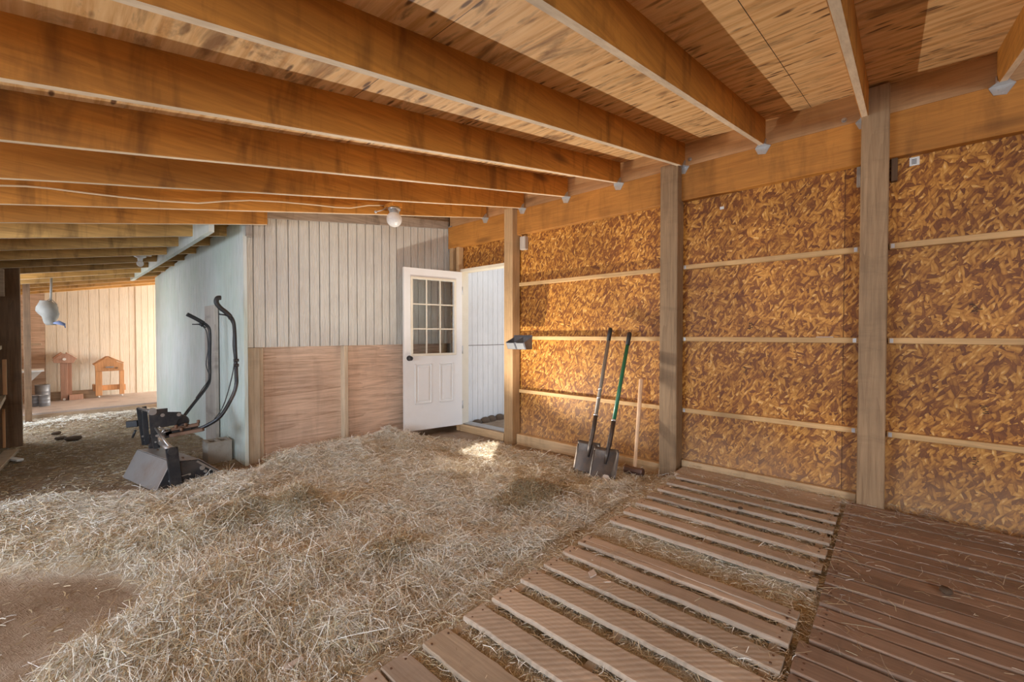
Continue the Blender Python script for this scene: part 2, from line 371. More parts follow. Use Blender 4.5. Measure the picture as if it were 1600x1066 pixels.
def thing(name, loc, label, cat, group=None):
    o = bpy.data.objects.new(name, None); C.objects.link(o); o.location = loc; o.empty_display_size = .1
    return tag(o, label, cat, group)
def struct(name, mb, mat, label, parent=None, bevel=0):
    o = mb.build(name, mat, parent, bevel)
    if parent is None: tag(o, label, name.split('_')[0] if '_' in name else name, None, 'structure')
    return o
# roof planes: underside of the joists
def zj(x, y=0): return 1.942+.1825*x - (.016*max(0, y-4.3))
JD = .186
# ---------------------------------------------------------------- ground
def in_poly(x, y, poly):
    ins = np.zeros(x.shape, bool); n = len(poly)
    for i in range(n):
        x1, y1 = poly[i]; x2, y2 = poly[(i+1) % n]
        c = ((y1 > y) != (y2 > y)); xx = (x2-x1)*(y-y1)/((y2-y1) if y2 != y1 else 1e-9)+x1
        ins ^= c & (x < xx)
    return ins
def gp(lst): return [tuple(at(px, py, Z=0)[:2]) for px, py in lst]
HAY = gp([(-60, 815), (60, 790), (190, 775), (250, 775), (345, 745), (410, 735), (440, 700), (630, 680), (720, 690), (800, 700), (1060, 750), (1240, 1300), (300, 1600), (60, 1100), (105, 1040), (205, 970), (262, 912), (190, 888), (-60, 890)])
WALLX = 3.685
def edge_dist(x, y):
    d = np.full(x.shape, 9.0)
    n = len(HAY)
    for i in range(n):
        ax, ay = HAY[i]; bx, by = HAY[(i+1) % n]
        l2 = (bx-ax)**2+(by-ay)**2; t = np.clip(((x-ax)*(bx-ax)+(y-ay)*(by-ay))/l2, 0, 1)
        d = np.minimum(d, np.hypot(x-ax-t*(bx-ax), y-ay-t*(by-ay)))
    return np.where(in_poly(x, y, HAY), d, -d)
def haymask(x, y):
    d = edge_dist(x, y)+fbm(x*3, y*3, 5)*.12
    return np.clip(d/.10+.5, 0, 1)
LUMPS = []   # x, y, height, radius
for (px, py, h, r) in [(835, 785, .05, .20), (812, 775, .03, .12), (880, 775, .035, .12), (560, 712, .10, .26), (470, 725, .08, .22), (640, 700, .09, .2),
        (610, 690, .10, .14), (470, 812, .07, .18), (400, 822, .055, .16), (335, 835, .06, .16), (270, 850, .05, .16), (610, 870, .045, .15), (540, 885, .045, .14),
        (850, 850, .04, .12), (690, 755, .04, .18), (380, 770, .05, .25), (600, 800, .03, .3), (330, 950, .03, .25), (430, 930, .035, .22), (560, 980, .04, .2), (700, 880, .03, .18)]:
    p = at(px, py, Z=.03); LUMPS.append((p.x, p.y, h, r))
def height(x, y):
    m = haymask(x, y)
    low = np.clip((x-2.3)/.9, 0, 1)
    h = -.045*low + .012*fbm(x*1.7, y*1.7, 9)
    thick = .042+.052*fbm(x*2.6, y*2.6, 20, 4)+.020*fbm(x*9, y*9, 27, 3)
    h = h+m*thick
    for lx, ly, lh, lr in LUMPS:
        q = ((x-lx)**2+(y-ly)**2)/(lr*lr)
        h = h+m*1.25*lh*np.exp(-q)*(1+.6*fbm(x*7, y*7, 33, 3))
    # passage: trampled litter with clods
    ps = np.clip((y-4.9)/.5, 0, 1)*(x < 1.3)
    h = h+ps*(.02*fbm(x*4, y*4, 40)+.008*fbm(x*13, y*13, 44))
    pal = np.clip((x-.55)/.1, 0, 1)*np.clip((1.42-y)/.15, 0, 1)
    hp = np.where(y > .21, .070, .045)+.016*fbm(x*5, y*5, 50, 3)-.02*np.exp(-((x-2.13)/.09)**2)*(y > .25)
    h = h*(1-pal)+hp*pal
    back = np.clip((x-3.62)/.05, 0, 1)
    return h*(1-back)+(-.03)*back
def grid_mesh(name, x0, x1, y0, y1, step, hf, mat):
    nx = int((x1-x0)/step)+1; ny = int((y1-y0)/step)+1
    X, Y = np.meshgrid(np.linspace(x0, x1, nx), np.linspace(y0, y1, ny), indexing='ij')
    Z = hf(X, Y); co = np.stack([X, Y, Z], -1).reshape(-1, 3).astype(np.float32)
    i = np.arange((nx-1)*(ny-1)); a = (i//(ny-1))*ny+i % (ny-1)
    F4 = np.stack([a, a+ny, a+ny+1, a+1], -1).astype(np.int32)
    me = bpy.data.meshes.new(name); me.vertices.add(len(co)); me.vertices.foreach_set('co', co.ravel())
    me.loops.add(F4.size); me.loops.foreach_set('vertex_index', F4.ravel())
    me.polygons.add(len(F4)); me.polygons.foreach_set('loop_start', np.arange(0, F4.size, 4, dtype=np.int32)); me.polygons.foreach_set('loop_total', np.full(len(F4), 4, np.int32))
    me.polygons.foreach_set('use_smooth', np.ones(len(F4), bool))
    me.update(); me.materials.append(M[mat])
    o = bpy.data.objects.new(name, me); C.objects.link(o); return o, X, Y
fl, GX, GY = grid_mesh('floor', -3.6, 5.4, -3.0, 10.8, .03, height, 'ground')
att = fl.data.attributes.new('hay', 'FLOAT', 'POINT')
pm = np.clip((GX-.55)/.1, 0, 1)*np.clip((1.42-GY)/.15, 0, 1)
hm = np.maximum(haymask(GX, GY)*.9, pm)
hm = np.maximum(hm, .15*np.clip((GY-4.9)/.5, 0, 1))
att.data.foreach_set('value', hm.ravel().astype(np.float32))
tag(fl, 'dirt floor of the barn covered with chaff and straw litter', 'floor', None, 'structure')
mb = MB(); mb.box(-14, 18, -14, 20, -.3, -.16); struct('floor_outside', mb, 'putty', 'bare sunlit ground outside the barn door')
# ---------------------------------------------------------------- straw (uncountable: stuff)
PAL_C = np.array([(.74, .66, .52), (.82, .77, .66), (.66, .54, .36), (.76, .72, .65), (.52, .38, .21), (.42, .29, .16), (.62, .58, .40), (.90, .88, .82)])
PAL_SRGB = PAL_C
def strands(name, xs, ys, zs, L, Wd, ang, tilt, cols, mat='straw'):
    n = len(xs); t = np.array([-.5, 0, .5])
    dx = np.cos(ang); dy = np.sin(ang); bend = rng.normal(0, .10, n)*L; arch = rng.normal(0, .05, n)*L
    co = np.zeros((n, 3, 2, 3), np.float32); roll = rng.uniform(-.9, .9, n)
    for k in range(3):
        cx = xs+dx*L*t[k]*np.cos(tilt)-dy*bend*(k == 1); cy = ys+dy*L*t[k]*np.cos(tilt)+dx*bend*(k == 1)
        cz = zs+L*t[k]*np.sin(tilt)+np.abs(arch)*(k == 1)
        for j, s in enumerate((-.5, .5)):
            co[:, k, j, 0] = cx-dy*Wd*s*np.cos(roll); co[:, k, j, 1] = cy+dx*Wd*s*np.cos(roll); co[:, k, j, 2] = cz+Wd*s*np.sin(roll)
    V = co.reshape(-1, 3); base = np.arange(n)*6
    F4 = np.stack([np.stack([base, base+1, base+3, base+2], -1), np.stack([base+2, base+3, base+5, base+4], -1)], 1).reshape(-1, 4).astype(np.int32)
    me = bpy.data.meshes.new(name); me.vertices.add(len(V)); me.vertices.foreach_set('co', V.ravel())
    me.loops.add(F4.size); me.loops.foreach_set('vertex_index', F4.ravel())
    me.polygons.add(len(F4)); me.polygons.foreach_set('loop_start', np.arange(0, F4.size, 4, dtype=np.int32)); me.polygons.foreach_set('loop_total', np.full(len(F4), 4, np.int32))
    me.update(); me.materials.append(M[mat])
    a = me.attributes.new('col', 'FLOAT_COLOR', 'POINT')
    cc = np.ones((n, 6, 4), np.float32); cc[:, :, :3] = cols[:, None, :]; a.data.foreach_set('color', cc.ravel())
    o = bpy.data.objects.new(name, me); C.objects.link(o); return o
def pick(n, w):
    w = np.array(w, float); w /= w.sum(); c = PAL_C[rng.choice(len(w), n, p=w)]
    return c*rng.uniform(.78, 1.15, (n, 1))
def view_ok(x, y, pad=60):
    vx = x*rt.x+y*rt.y; vz = x*fw.x+y*fw.y+.02
    sx = 800+F*vx/np.maximum(vz, .05)
    return (vz > .5) & (sx > -pad-240) & (sx < 1660+pad+200)
def hay_strands():
    n = 620000
    x = rng.uniform(-.9, 3.66, n); y = rng.uniform(.2, 5.2, n)
    ok = view_ok(x, y); x = x[ok]; y = y[ok]
    m = haymask(x, y); pal = (x > .6) & (y < 1.36)
    d = np.hypot(x, y); dens = np.clip(2.3/np.maximum(d, .9), .42, 1.0)
    patch = .55+.9*vnoise(x*2.2, y*2.2, 3)
    keep = (rng.random(len(x)) < m*dens*patch*.95) & ~pal & ~((y > 4.42) & (x > 1.2))
    x = x[keep]; y = y[keep]; d = d[keep]; n = len(x)
    px_ = 800+F*(x*rt.x+y*rt.y)/(x*fw.x+y*fw.y)
    h = height(x, y); gold = np.zeros(n)
    for i, (lx, ly, lh, lr) in enumerate(LUMPS):
        if i in (0, 1, 2, 7, 8, 9, 10, 11, 12): gold = np.maximum(gold, np.exp(-((x-lx)**2+(y-ly)**2)/(lr*lr)*.8))
    gold = np.maximum(gold, np.clip(fbm(x*1.8, y*1.8, 12)*2.2, 0, .8))
    left = np.clip((1.6-x)/1.2, 0, 1)*np.clip((3.6-y)/1.0, 0, 1)
    L = rng.lognormal(math.log(.037), .48, n)*(1+.9*left)*np.clip(.75+d*.11, .9, 1.5)
    Wd = rng.uniform(.0010, .0022, n)*np.clip(.6+d*.22, .9, 1.9)
    ang = rng.uniform(0, PI, n)
    al = rng.random(n) < .55*left; ang = np.where(al, rng.normal(1.25, .35, n), ang)
    tilt = rng.normal(0, .28, n)
    c1 = pick(n, [3, 4, 1.5, 4, .7, .3, .8, 4]); c2 = pick(n, [1.5, .8, 3, .6, 4, 3, 1.2, .3])
    cl = np.zeros(n)
    for (lx, ly, lh, lr) in LUMPS[:3]: cl = np.maximum(cl, np.exp(-((x-lx)**2+(y-ly)**2)/(lr*lr)))
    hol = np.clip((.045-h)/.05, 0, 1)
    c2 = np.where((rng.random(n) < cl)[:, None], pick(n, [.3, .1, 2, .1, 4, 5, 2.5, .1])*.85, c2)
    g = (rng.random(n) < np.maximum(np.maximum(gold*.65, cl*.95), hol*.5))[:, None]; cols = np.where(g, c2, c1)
    z = h+rng.uniform(.0, .022, n)+np.abs(np.sin(tilt))*L*.35
    return strands('loose_straw', x, y, z, L, Wd, ang, tilt, cols)
tag(hay_strands(), 'loose pale straw spread across the barn floor in tousled drifts', 'straw', None, 'stuff')
def clump(name, px, py, rad, ht, n, label, w):
    c = at(px, py, Z=.05); r = rad*np.sqrt(rng.random(n)); a = rng.uniform(0, 2*PI, n)
    x = c.x+r*np.cos(a); y = c.y+r*np.sin(a)*.8
    dome = ht*np.clip(1-(r/rad)**2, 0, 1)*(.55+.9*vnoise(x*16, y*16, 55))
    z = height(x, y)+dome*rng.uniform(.5, 1.0, n)+.004
    return tag(strands(name, x, y, z, rng.lognormal(math.log(.05), .4, n), rng.uniform(.0014, .003, n), rng.uniform(0, PI, n), rng.normal(0, .5, n), pick(n, w)*.85), label, 'straw', None, 'stuff')
DK = [.3, .1, 1.6, .1, 4, 6, 2, .1]; GD = [2, .6, 4, .5, 4, 2, 1, .2]
clump('tangled_straw_clump', 840, 780, .24, .060, 5200, 'dark tangled clump of old brown straw on the floor before the shovels', DK)
clump('tangled_straw_clump', 800, 790, .16, .035, 2200, 'low tangled wisp of brown straw at the left of the dark clump', DK)
clump('golden_straw_ridge', 470, 808, .17, .07, 2600, 'golden brown ridge of straw left of centre', GD)
clump('golden_straw_ridge', 385, 826, .15, .06, 2000, 'golden brown straw ridge nearer the left side', GD)
clump('golden_straw_ridge', 610, 868, .13, .05, 1300, 'small golden brown straw tuft in the middle of the floor', GD)
def pallet_strands():
    n = 80000
    x = rng.uniform(.45, 3.66, n); y = rng.uniform(-.9, 1.42, n); ok = view_ok(x, y); x = x[ok]; y = y[ok]
    dens = np.where(y > .2, .95, .25); dens = np.where((y < .32) & (y > .2), 1, dens)
    keep = rng.random(len(x)) < dens*(.4+.8*vnoise(x*3, y*3, 8)); x = x[keep]; y = y[keep]; n = len(x)
    h = height(x, y); L = rng.lognormal(math.log(.034), .45, n); Wd = rng.uniform(.0012, .0024, n)
    return strands('straw_between_slats', x, y, h+rng.uniform(0, .02, n), L, Wd, rng.uniform(0, PI, n), rng.normal(0, .22, n), pick(n, [3, 2, 3, 2, 2, 1, 2, 2]))
tag(pallet_strands(), 'short straw bits packed between and under the pallet slats', 'straw', None, 'stuff')
def top_strands():
    n = 9000
    x = rng.uniform(1.5, 3.66, n); y = rng.uniform(-1.1, 1.25, n)
    dens = np.clip(.08+1.3*np.clip(vnoise(x*3.1, y*3.1, 18)-.5, 0, 1)+1.3*np.clip(x-3.1, 0, .5)+.8*np.exp(-((y-.2)/.12)**2)*(x > 2.0), 0, 1)
    keep = rng.random(n) < dens*np.where(y > .25, .45, .8); x = x[keep]; y = y[keep]; n = len(x)
    L = rng.lognormal(math.log(.042), .5, n); Wd = rng.uniform(.0010, .0019, n)
    return strands('straw_on_pallets', x, y, .104+rng.uniform(0, .006, n), L, Wd, rng.uniform(0, PI, n), rng.normal(0, .03, n), pick(n, [3, 2, 3, 1, 3, 2, 2, 1])*.85)
tag(top_strands(), 'stray straw stalks scattered on top of the pallets by the wall', 'straw', None, 'stuff')
def pass_strands():
    n = 60000
    x = rng.uniform(-.8, 1.25, n); y = rng.uniform(2.4, 8.95, n); ok = view_ok(x, y) & (x > -.42-np.clip(5-y, 0, 3)); x = x[ok]; y = y[ok]
    m = haymask(x, y); keep = rng.random(len(x)) < (1-m)*(.25+.8*vnoise(x*2.6, y*2.6, 28))*np.where(y < 4.5, .12, 1); x = x[keep]; y = y[keep]; n = len(x)
    far = np.clip((y-7.9)/.5, 0, 1)
    L = rng.lognormal(math.log(.032), .45, n)*(1+.6*far); Wd = rng.uniform(.0014, .003, n)*(1+y*.12)
    c = pick(n, [1, .8, 3, 1, 5, 5, 1, .3])*.85; c2 = pick(n, [1, 3, 0, 2, 0, 0, 0, 5])*1.1
    cols = np.where((rng.random(n) < far)[:, None], c2, c)
    return strands('trampled_chaff', x, y, height(x, y)+rng.uniform(0, .010, n)+far*.02, L, Wd, rng.uniform(0, PI, n), rng.normal(0, .12, n), cols)
tag(pass_strands(), 'trampled brown chaff and straw bits in the passage and on bare dirt', 'chaff', None, 'stuff')
# ---------------------------------------------------------------- right wall
mb = MB()
for y0, y1, z0, z1 in [(-3.0, 3.36, -.12, 3.0), (3.36, 4.14, 2.02, 3.0), (4.14, 4.4, -.12, 3.0)]: mb.box(WALLX, WALLX+.012, y0, y1, z0, z1)
struct('wall_right', mb, 'osb', 'orange brown oriented strand board wall on the right')
seam = plain('dark_sheet_joint', (.10, .04, .015), .8)
for n, (px, z0, z1) in enumerate([(1318, .0, 2.33)]):
    y = at(px, 500, X=WALLX).y; mb = MB(); mb.box(WALLX-.0012, WALLX, y-.0015, y+.0015, z0, z1); struct('trim_1', mb, seam, 'dark vertical joint between strand board sheets')
mb = MB(); mb.box(3.62, WALLX, -3.0, 4.38, 2.318, 2.60); 
struct('trim_2', mb, 'header', 'deep orange header beam along the top of the strand board wall', None, .003)
mb = MB(); mb.box(3.648, WALLX, -3.0, 4.38, 2.602, 2.81); struct('trim_3', mb, 'ledger', 'pale bolted ledger between the roof joists and header', None, .003)
# exterior skin, so that sky does not show through
mb = MB()
for y0, y1, z0, z1 in [(-3.0, 3.36, -.12, 3.0), (3.36, 4.14, 2.02, 3.0), (4.14, 4.3, -.12, 3.0)]: mb.box(WALLX+.02, WALLX+.05, y0, y1, z0, z1)
mb.box(3.735, 3.75, 4.3, 8.72, -.12, 3.0); struct('wall_right_outer', mb, 'sidingout', 'outer siding of the right wall')
# outside wall seen through the door
def grooved(mb, axis, c, a0, a1, z0f, z1f, xs, depth=.006, gw=.007, sign=-1):
    """vertical boards between groove positions; plane at c, face at c, grooves recessed"""
    ed = [a0]+[x for x in xs if a0 < x < a1]+[a1]
    for p, q in zip(ed, ed[1:]):
        p2 = p+gw/2; q2 = q-gw/2
        f = z0f if callable(z0f) else (lambda t: z0f); h = z1f if callable(z1f) else (lambda t: z1f)
        if axis == 'X':   # wall spans X, face at Y=c, towards -Y
            b4 = [(p2, c, f(p2)), (q2, c, f(q2)), (q2, c+.02, f(q2)), (p2, c+.02, f(p2))]; t4 = [(p2, c, h(p2)), (q2, c, h(q2)), (q2, c+.02, h(q2)), (p2, c+.02, h(p2))]
        else:             # spans Y, face at X=c towards -X
            b4 = [(c, p2, f(p2)), (c, q2, f(q2)), (c+.02, q2, f(q2)), (c+.02, p2, f(p2))]; t4 = [(c, p2, h(p2)), (c, q2, h(q2)), (c+.02, q2, h(q2)), (c+.02, p2, h(p2))]
        mb.hexa(b4, t4)
    f = z0f if callable(z0f) else (lambda t: z0f); h = z1f if callable(z1f) else (lambda t: z1f)
    d = depth
    if axis == 'X': mb.hexa([(a0, c+d, f(a0)), (a1, c+d, f(a1)), (a1, c+.03, f(a1)), (a0, c+.03, f(a0))], [(a0, c+d, h(a0)), (a1, c+d, h(a1)), (a1, c+.03, h(a1)), (a0, c+.03, h(a0))])
    else: mb.hexa([(c+d, a0, f(a0)), (c+d, a1, f(a1)), (c+.03, a1, f(a1)), (c+.03, a0, f(a0))], [(c+d, a0, h(a0)), (c+d, a1, h(a1)), (c+.03, a1, h(a1)), (c+.03, a0, h(a0))])
mb = MB(); zs_ = at(735, 540, Y=4.26).z
grooved(mb, 'X', 4.26, 3.74, 6.6, -.05, zs_-.004, [3.74+.1*i for i in range(1, 29)])
grooved(mb, 'X', 4.262, 3.74, 6.6, zs_+.004, 2.97, [3.74+.1*i for i in range(1, 29)])
struct('wall_outside', mb, 'sidingout', 'sun bleached grooved siding wall seen through the open door')
mb = MB(); mb.box(3.74, 6.6, 4.268, 4.29, zs_-.02, zs_+.02); struct('trim_12', mb, 'soil', 'dark joint between the two courses of outside siding')
mb = MB()
for i in range(9): mb.sphere((3.8+i*.17+random.uniform(-.05, .05), 4.22, -.02), .07, (1.3, .8, .7+random.random()*.6), 6)
o = mb.build('dirt_bank', 'soil'); tag(o, 'dark soil heaped along the foot of the outside wall', 'soil', None, 'stuff')
# posts
def post(name, x0, x1, y0, y1, z0, z1, mat, label):
    mb = MB(); mb.box(x0, x1, y0, y1, z0, z1); o = mb.build(name, mat, None, .005, origin=((x0+x1)/2, (y0+y1)/2, z0))
    return tag(o, label, 'post')
Yp1a, Yp1b = 1.333, 1.48
Yp2a, Yp2b = .028, .165
post('timber_post', 3.532, 3.67, Yp1a, Yp1b, -.05, zj(3.58)+.02, 'post', 'square timber post standing between the sledgehammer and the pallets')
post('timber_post', 3.532, 3.67, Yp2a, Yp2b, -.05, zj(3.58)+.165, 'post', 'square timber post behind the reddish close-slatted pallet')
post('timber_post', 3.54, 3.67, 3.17, 3.30, -.05, zj(3.58)+.02, 'doorpost', 'pale timber post beside the open door, carrying the twin feeder')
# girts
BAY = [('between the door post and the tool-side post', 1.485, 3.165), ('between the two tall posts behind the pallets', .17, 1.328), ('right of the rightmost post', -2.9, .022)]
for z, nm in ((1.762, 'top'), (1.157, 'middle'), (.553, 'lowest')):
    for where, y0, y1 in BAY:
        mb = MB(); mb.box(3.645, WALLX-.001, y0, y1, z-.019, z+.019)
        o = mb.build('wall_girt', 'girt', None, .003, origin=(3.665, (y0+y1)/2, z)); tag(o, '%s pale horizontal wall girt %s' % (nm, where), 'board', 'horizontal girts on the strand board wall')
mb = MB(); mb.box(3.60, 3.675, 1.485, 3.165, -.06, .068); struct('baseboard_right', mb, 'plate', 'thick pale base plank below the strand board beside the door', None, .006)
mb = MB(); mb.box(3.635, 3.675, .17, 1.328, -.06, .13); struct('baseboard_rear', mb, 'plate', 'low base plank behind the pallets', None, .004)
# girt brackets
def bracket(y, z, s, label):
    mb = MB(); mb.box(3.640, 3.6452, y-.009, y+.009, z-.014, z+.014)
    tag(mb.build('girt_bracket', 'galv'), label, 'bracket', 'small steel girt brackets')
for z, zn in ((1.762, 'top'), (1.157, 'middle'), (.553, 'lowest')):
    bracket(.19, z, 1, 'small steel bracket on the left side of the rightmost post at the %s girt' % zn)
    bracket(.006, z, 1, 'small steel bracket on the right side of the rightmost post at the %s girt' % zn)
    bracket(1.31, z, 1, 'small steel bracket on the right side of the tool-side post at the %s girt' % zn)
# corner pieces near the door
mb = MB(); mb.box(3.60, 3.68, 4.145, 4.20, -.05, 2.318); struct('trim_4', mb, 'doorpost', 'pale timber upright on the hinge side of the doorway', None, .004)
mb = MB(); mb.box(3.60, 3.68, 4.26, 4.33, 1.9, 2.318); struct('trim_5', mb, 'doorpost', 'short timber offcut in the corner above the door', None, .004)
mb = MB(); mb.box(3.63, 3.665, 4.33, 4.39, 2.30, 2.62); struct('trim_6', mb, 'graywood', 'grey weathered corner strip beside the header beam', None, .003)
# door frame + leaf
dr = thing('door_1', at(721, 662, D=5.44), 'open white entry door with nine-pane window, swung into the barn', 'door'); dr['kind'] = 'structure'
del dr['category']
dr['category'] = 'door'
mb = MB()
mb.box(3.62, 3.74, 4.115, 4.145, .03, 2.03); mb.box(3.62, 3.74, 3.345, 3.375, .03, 2.03); mb.box(3.62, 3.74, 3.375, 4.115, 1.99, 2.03)
mb.build('frame', 'doortrim', dr, .003)
mb = MB(); mb.box(3.60, 3.76, 3.36, 4.13, -.05, .035); mb.build('sill', 'plate', dr, .004)
mb = MB(); mb.box(3.64, 3.78, 3.375, 4.115, .035, .05); mb.build('threshold', 'steel', dr, .004)
pa = at(631, 675, D=5.01); pb = at(721, 662, D=5.44)
ddir = Vector((pa.x-pb.x, pa.y-pb.y, 0)); DW = ddir.length; ddir.normalize(); dn = Vector((ddir.y, -ddir.x, 0))
if dn.y > 0: dn = -dn
DB = .045; DT = 1.985
def dpt(u, z, w=0): return Vector((pb.x, pb.y, 0))+ddir*u+dn*w+Vector((0, 0, z))
def dbox(mb, u0, u1, z0, z1, w0, w1):
    mb.hexa([dpt(u0, z0, w0), dpt(u1, z0, w0), dpt(u1, z0, w1), dpt(u0, z0, w1)], [dpt(u0, z1, w0), dpt(u1, z1, w0), dpt(u1, z1, w1), dpt(u0, z1, w1)])
def dz(py, px=631): return at(px, py, D=5.01).z
wu0, wu1, wz0, wz1 = DW*.205, DW*.845, .93, 1.82
wz1 = at(645, 436, D=5.05).z; wz0 = at(645, 553, D=5.05).z
wu0, wu1 = DW*.15, DW*.86
mb = MB(); T = .022
dbox(mb, 0, DW, DB, wz0, -T, T); dbox(mb, 0, DW, wz1, DT, -T, T); dbox(mb, 0, wu0, wz0, wz1, -T, T); dbox(mb, wu1, DW, wz0, wz1, -T, T)
leaf = mb.build('door_leaf', 'door', dr)
for (u0, u1) in ((DW*.17, DW*.41), (DW*.55, DW*.83)):
    z0, z1 = .36, .84
    mb = MB()
    w = .014
    for a in ((u0, u1, z0, z0+w), (u0, u1, z1-w, z1), (u0, u0+w, z0, z1), (u1-w, u1, z0, z1)): dbox(mb, a[0], a[1], a[2], a[3], T, T+.012)
    dbox(mb, u0+.038, u1-.038, z0+.038, z1-.038, T, T+.011)
    mb.build('raised_panel', 'door', leaf, .003)
mb = MB(); w = .028
for a in ((wu0-w, wu1+w, wz0-w, wz0), (wu0-w, wu1+w, wz1, wz1+w), (wu0-w, wu0, wz0, wz1), (wu1, wu1+w, wz0, wz1)): dbox(mb, *a, T-.004, T+.014)
mb.build('window_frame', 'doortrim', leaf, .003)
mb = MB()
for k in (1, 2):
    uu = wu0+(wu1-wu0)*k/3; dbox(mb, uu-.007, uu+.007, wz0, wz1, -.008, .012)
    zz = wz0+(wz1-wz0)*k/3; dbox(mb, wu0, wu1, zz-.007, zz+.007, -.008, .012)
mb.build('muntin', 'doortrim', leaf)
mb = MB(); dbox(mb, wu0, wu1, wz0, wz1, -.003, .001); mb.build('window_glass', 'glass', leaf)
mb = MB(); kp = dpt(DW-.06, dz(560), T); mb.tube([kp, kp+dn*.008], .032, 20); mb.tube([kp, kp+dn*.035], .012, 12); mb.tube([kp+dn*.030, kp+dn*.042, kp+dn*.062, kp+dn*.066], [.018, .028, .026, .012], 16)
k_ = mb.build('door_knob', 'black', leaf); k_['label'] = 'dark round door knob'
for hz in (.3, 1.0, 1.75):
    mb = MB(); mb.tube([dpt(-.006, hz-.05, T), dpt(-.006, hz+.05, T)], .007, 8); mb.build('hinge', 'galv', dr)
# ---------------------------------------------------------------- back wall
BY = 4.4
gx = [at(360+x/2.5391, 480, Y=BY).x for x in (92, 138, 185, 231, 273, 315, 355, 394, 431, 468, 503, 537, 570, 602, 632, 660, 688, 717, 745, 772, 797, 822, 848)]
def backtop(x): return 2.262+(x-1.27)*.1375
mb = MB(); grooved(mb, 'X', BY, 1.262, 3.68, 1.075, backtop, gx, gw=.010, depth=.018)
o = struct('wall_back', mb, 'siding', 'off-white grooved siding on the upper part of the back wall')
mb = MB(); mb.hexa([(1.25, BY-.012, backtop(1.25)), (3.64, BY-.012, backtop(3.64)), (3.64, BY+.03, backtop(3.64)), (1.25, BY+.03, backtop(1.25))], [(1.25, BY-.012, backtop(1.25)+.16), (3.64, BY-.012, backtop(3.64)+.10), (3.64, BY+.03, backtop(3.64)+.10), (1.25, BY+.03, backtop(1.25)+.16)])
struct('trim_7', mb, 'graywoodx', 'grey weathered board along the top of the back siding', None, .003)
mb = MB(); mb.box(1.25, 3.68, BY+.03, BY+.06, 1.8, 2.9); struct('wall_back_upper', mb, 'graywoodx', 'boarding above the back siding')
mb = MB(); mb.box(1.26, 3.68, BY+.085, BY+.10, -.1, 1.09); struct('wall_back_lower', mb, 'ply', 'figured plywood skirting of the back wall')
def stud(x0, x1, y0, y1, z0, z1, label, mat='stud'):
    mb = MB(); mb.box(x0, x1, y0, y1, z0, z1); tag(mb.build('wall_stud', mat, None, .003, origin=((x0+x1)/2, (y0+y1)/2, z0)), label, 'stud')
stud(1.275, 1.375, BY-.005, BY+.085, -.03, 1.073, 'wide pale stud at the left end of the plywood skirting')
stud(1.38, 1.415, BY+.03, BY+.085, -.03, 1.073, 'narrow pale stud against the wide stud at the left end of the plywood')
xm = at(538, 600, Y=BY).x; stud(xm, xm+.045, BY-.002, BY+.085, -.03, 1.073, 'pale stud dividing the two plywood panels')
mb = MB(); mb.box(1.25, 3.6, BY+.02, BY+.085, 1.075, 1.11); struct('trim_8', mb, 'ply', 'rail under the siding above the plywood')
mb = MB(); mb.box(3.55, 3.60, BY+.02, BY+.085, -.03, 1.08); struct('trim_9', mb, 'stud', 'corner stud behind the door')
for i, (z0, z1) in enumerate([(.62, 1.03), (.40, .50), (.05, .26)]):
    mb = MB(); mb.box(1.246, 1.272, BY+.0, BY+.07, z0, z1)
    tag(mb.build('wall_block', 'stud', None, .003), ['long pale block, topmost in the gap beside the green wall end', 'short pale block in the middle of the gap beside the green wall end', 'pale block lowest in the gap beside the green wall end'][i], 'block', 'blocks in the gap by the green wall')
mb = MB(); p = at(384, 342, Y=BY-.03); q = at(393, 371, Y=BY-.03); mb.box(p.x-.01, q.x, BY-.06, BY-.003, q.z, p.z)
tag(mb.build('wood_block', 'graywood', None, .003), 'small dark block at the top left corner of the back siding', 'block')
# ---------------------------------------------------------------- passage: green wall, far room
GXW = 1.235
def gtop(y): return 2.262-(y-4.36)*.040
mb = MB(); grooved(mb, 'Y', GXW, 4.36, 8.69, -.08, gtop, [4.36+.055*i for i in range(1, 79)], depth=.003, gw=.004)
struct('wall_passage', mb, 'green', 'pale green ribbed siding wall of the passage')
mb = MB(); mb.hexa([(.965, 4.30, 2.065), (1.005, 4.30, 2.065), (1.005, 8.9, 2.035), (.965, 8.9, 2.035)], [(.965, 4.30, 2.30), (1.005, 4.30, 2.30), (1.005, 8.9, 2.24), (.965, 8.9, 2.24)])
tag(mb.build('passage_beam', M['green']), 'pale green painted beam running along the passage roof', 'beam')
FY = 10.6
mb = MB(); grooved(mb, 'X', FY, .066, 1.40, .0, 2.35, [.066+.132*i for i in range(1, 11)], gw=.010)
grooved(mb, 'X', FY-.012, 1.215, 4.2, .0, 2.7, [1.3+.09*i for i in range(0, 32)], gw=.006)
struct('wall_far', mb, 'cream', 'cream grooved siding at the far end of the passage')
mb = MB(); mb.box(-.6, .066, FY-.01, FY+.02, 0, 2.3); struct('wall_far_left', mb, 'ply', 'brown plywood panel at the left of the far wall')
mb = MB(); mb.box(-.5, 4.2, 8.88, FY, -.10, .095); struct('floor_platform', mb, 'platform', 'raised wooden platform at the far end of the passage', None, .004)
mb = MB(); mb.box(-.5, 4.2, 8.845, 8.878, -.10, .07); struct('trim_10', mb, 'shelf', 'edge board of the far platform')
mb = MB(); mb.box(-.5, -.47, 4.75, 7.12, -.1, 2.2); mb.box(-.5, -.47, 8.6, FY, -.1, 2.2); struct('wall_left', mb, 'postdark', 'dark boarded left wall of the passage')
mb = MB(); mb.box(1.27, 1.29, 4.5, 8.69, -.1, 2.5); mb.box(1.29, 3.7, 8.68, 8.70, -.1, 2.8); struct('wall_store', mb, 'ply', 'hidden store room walls')
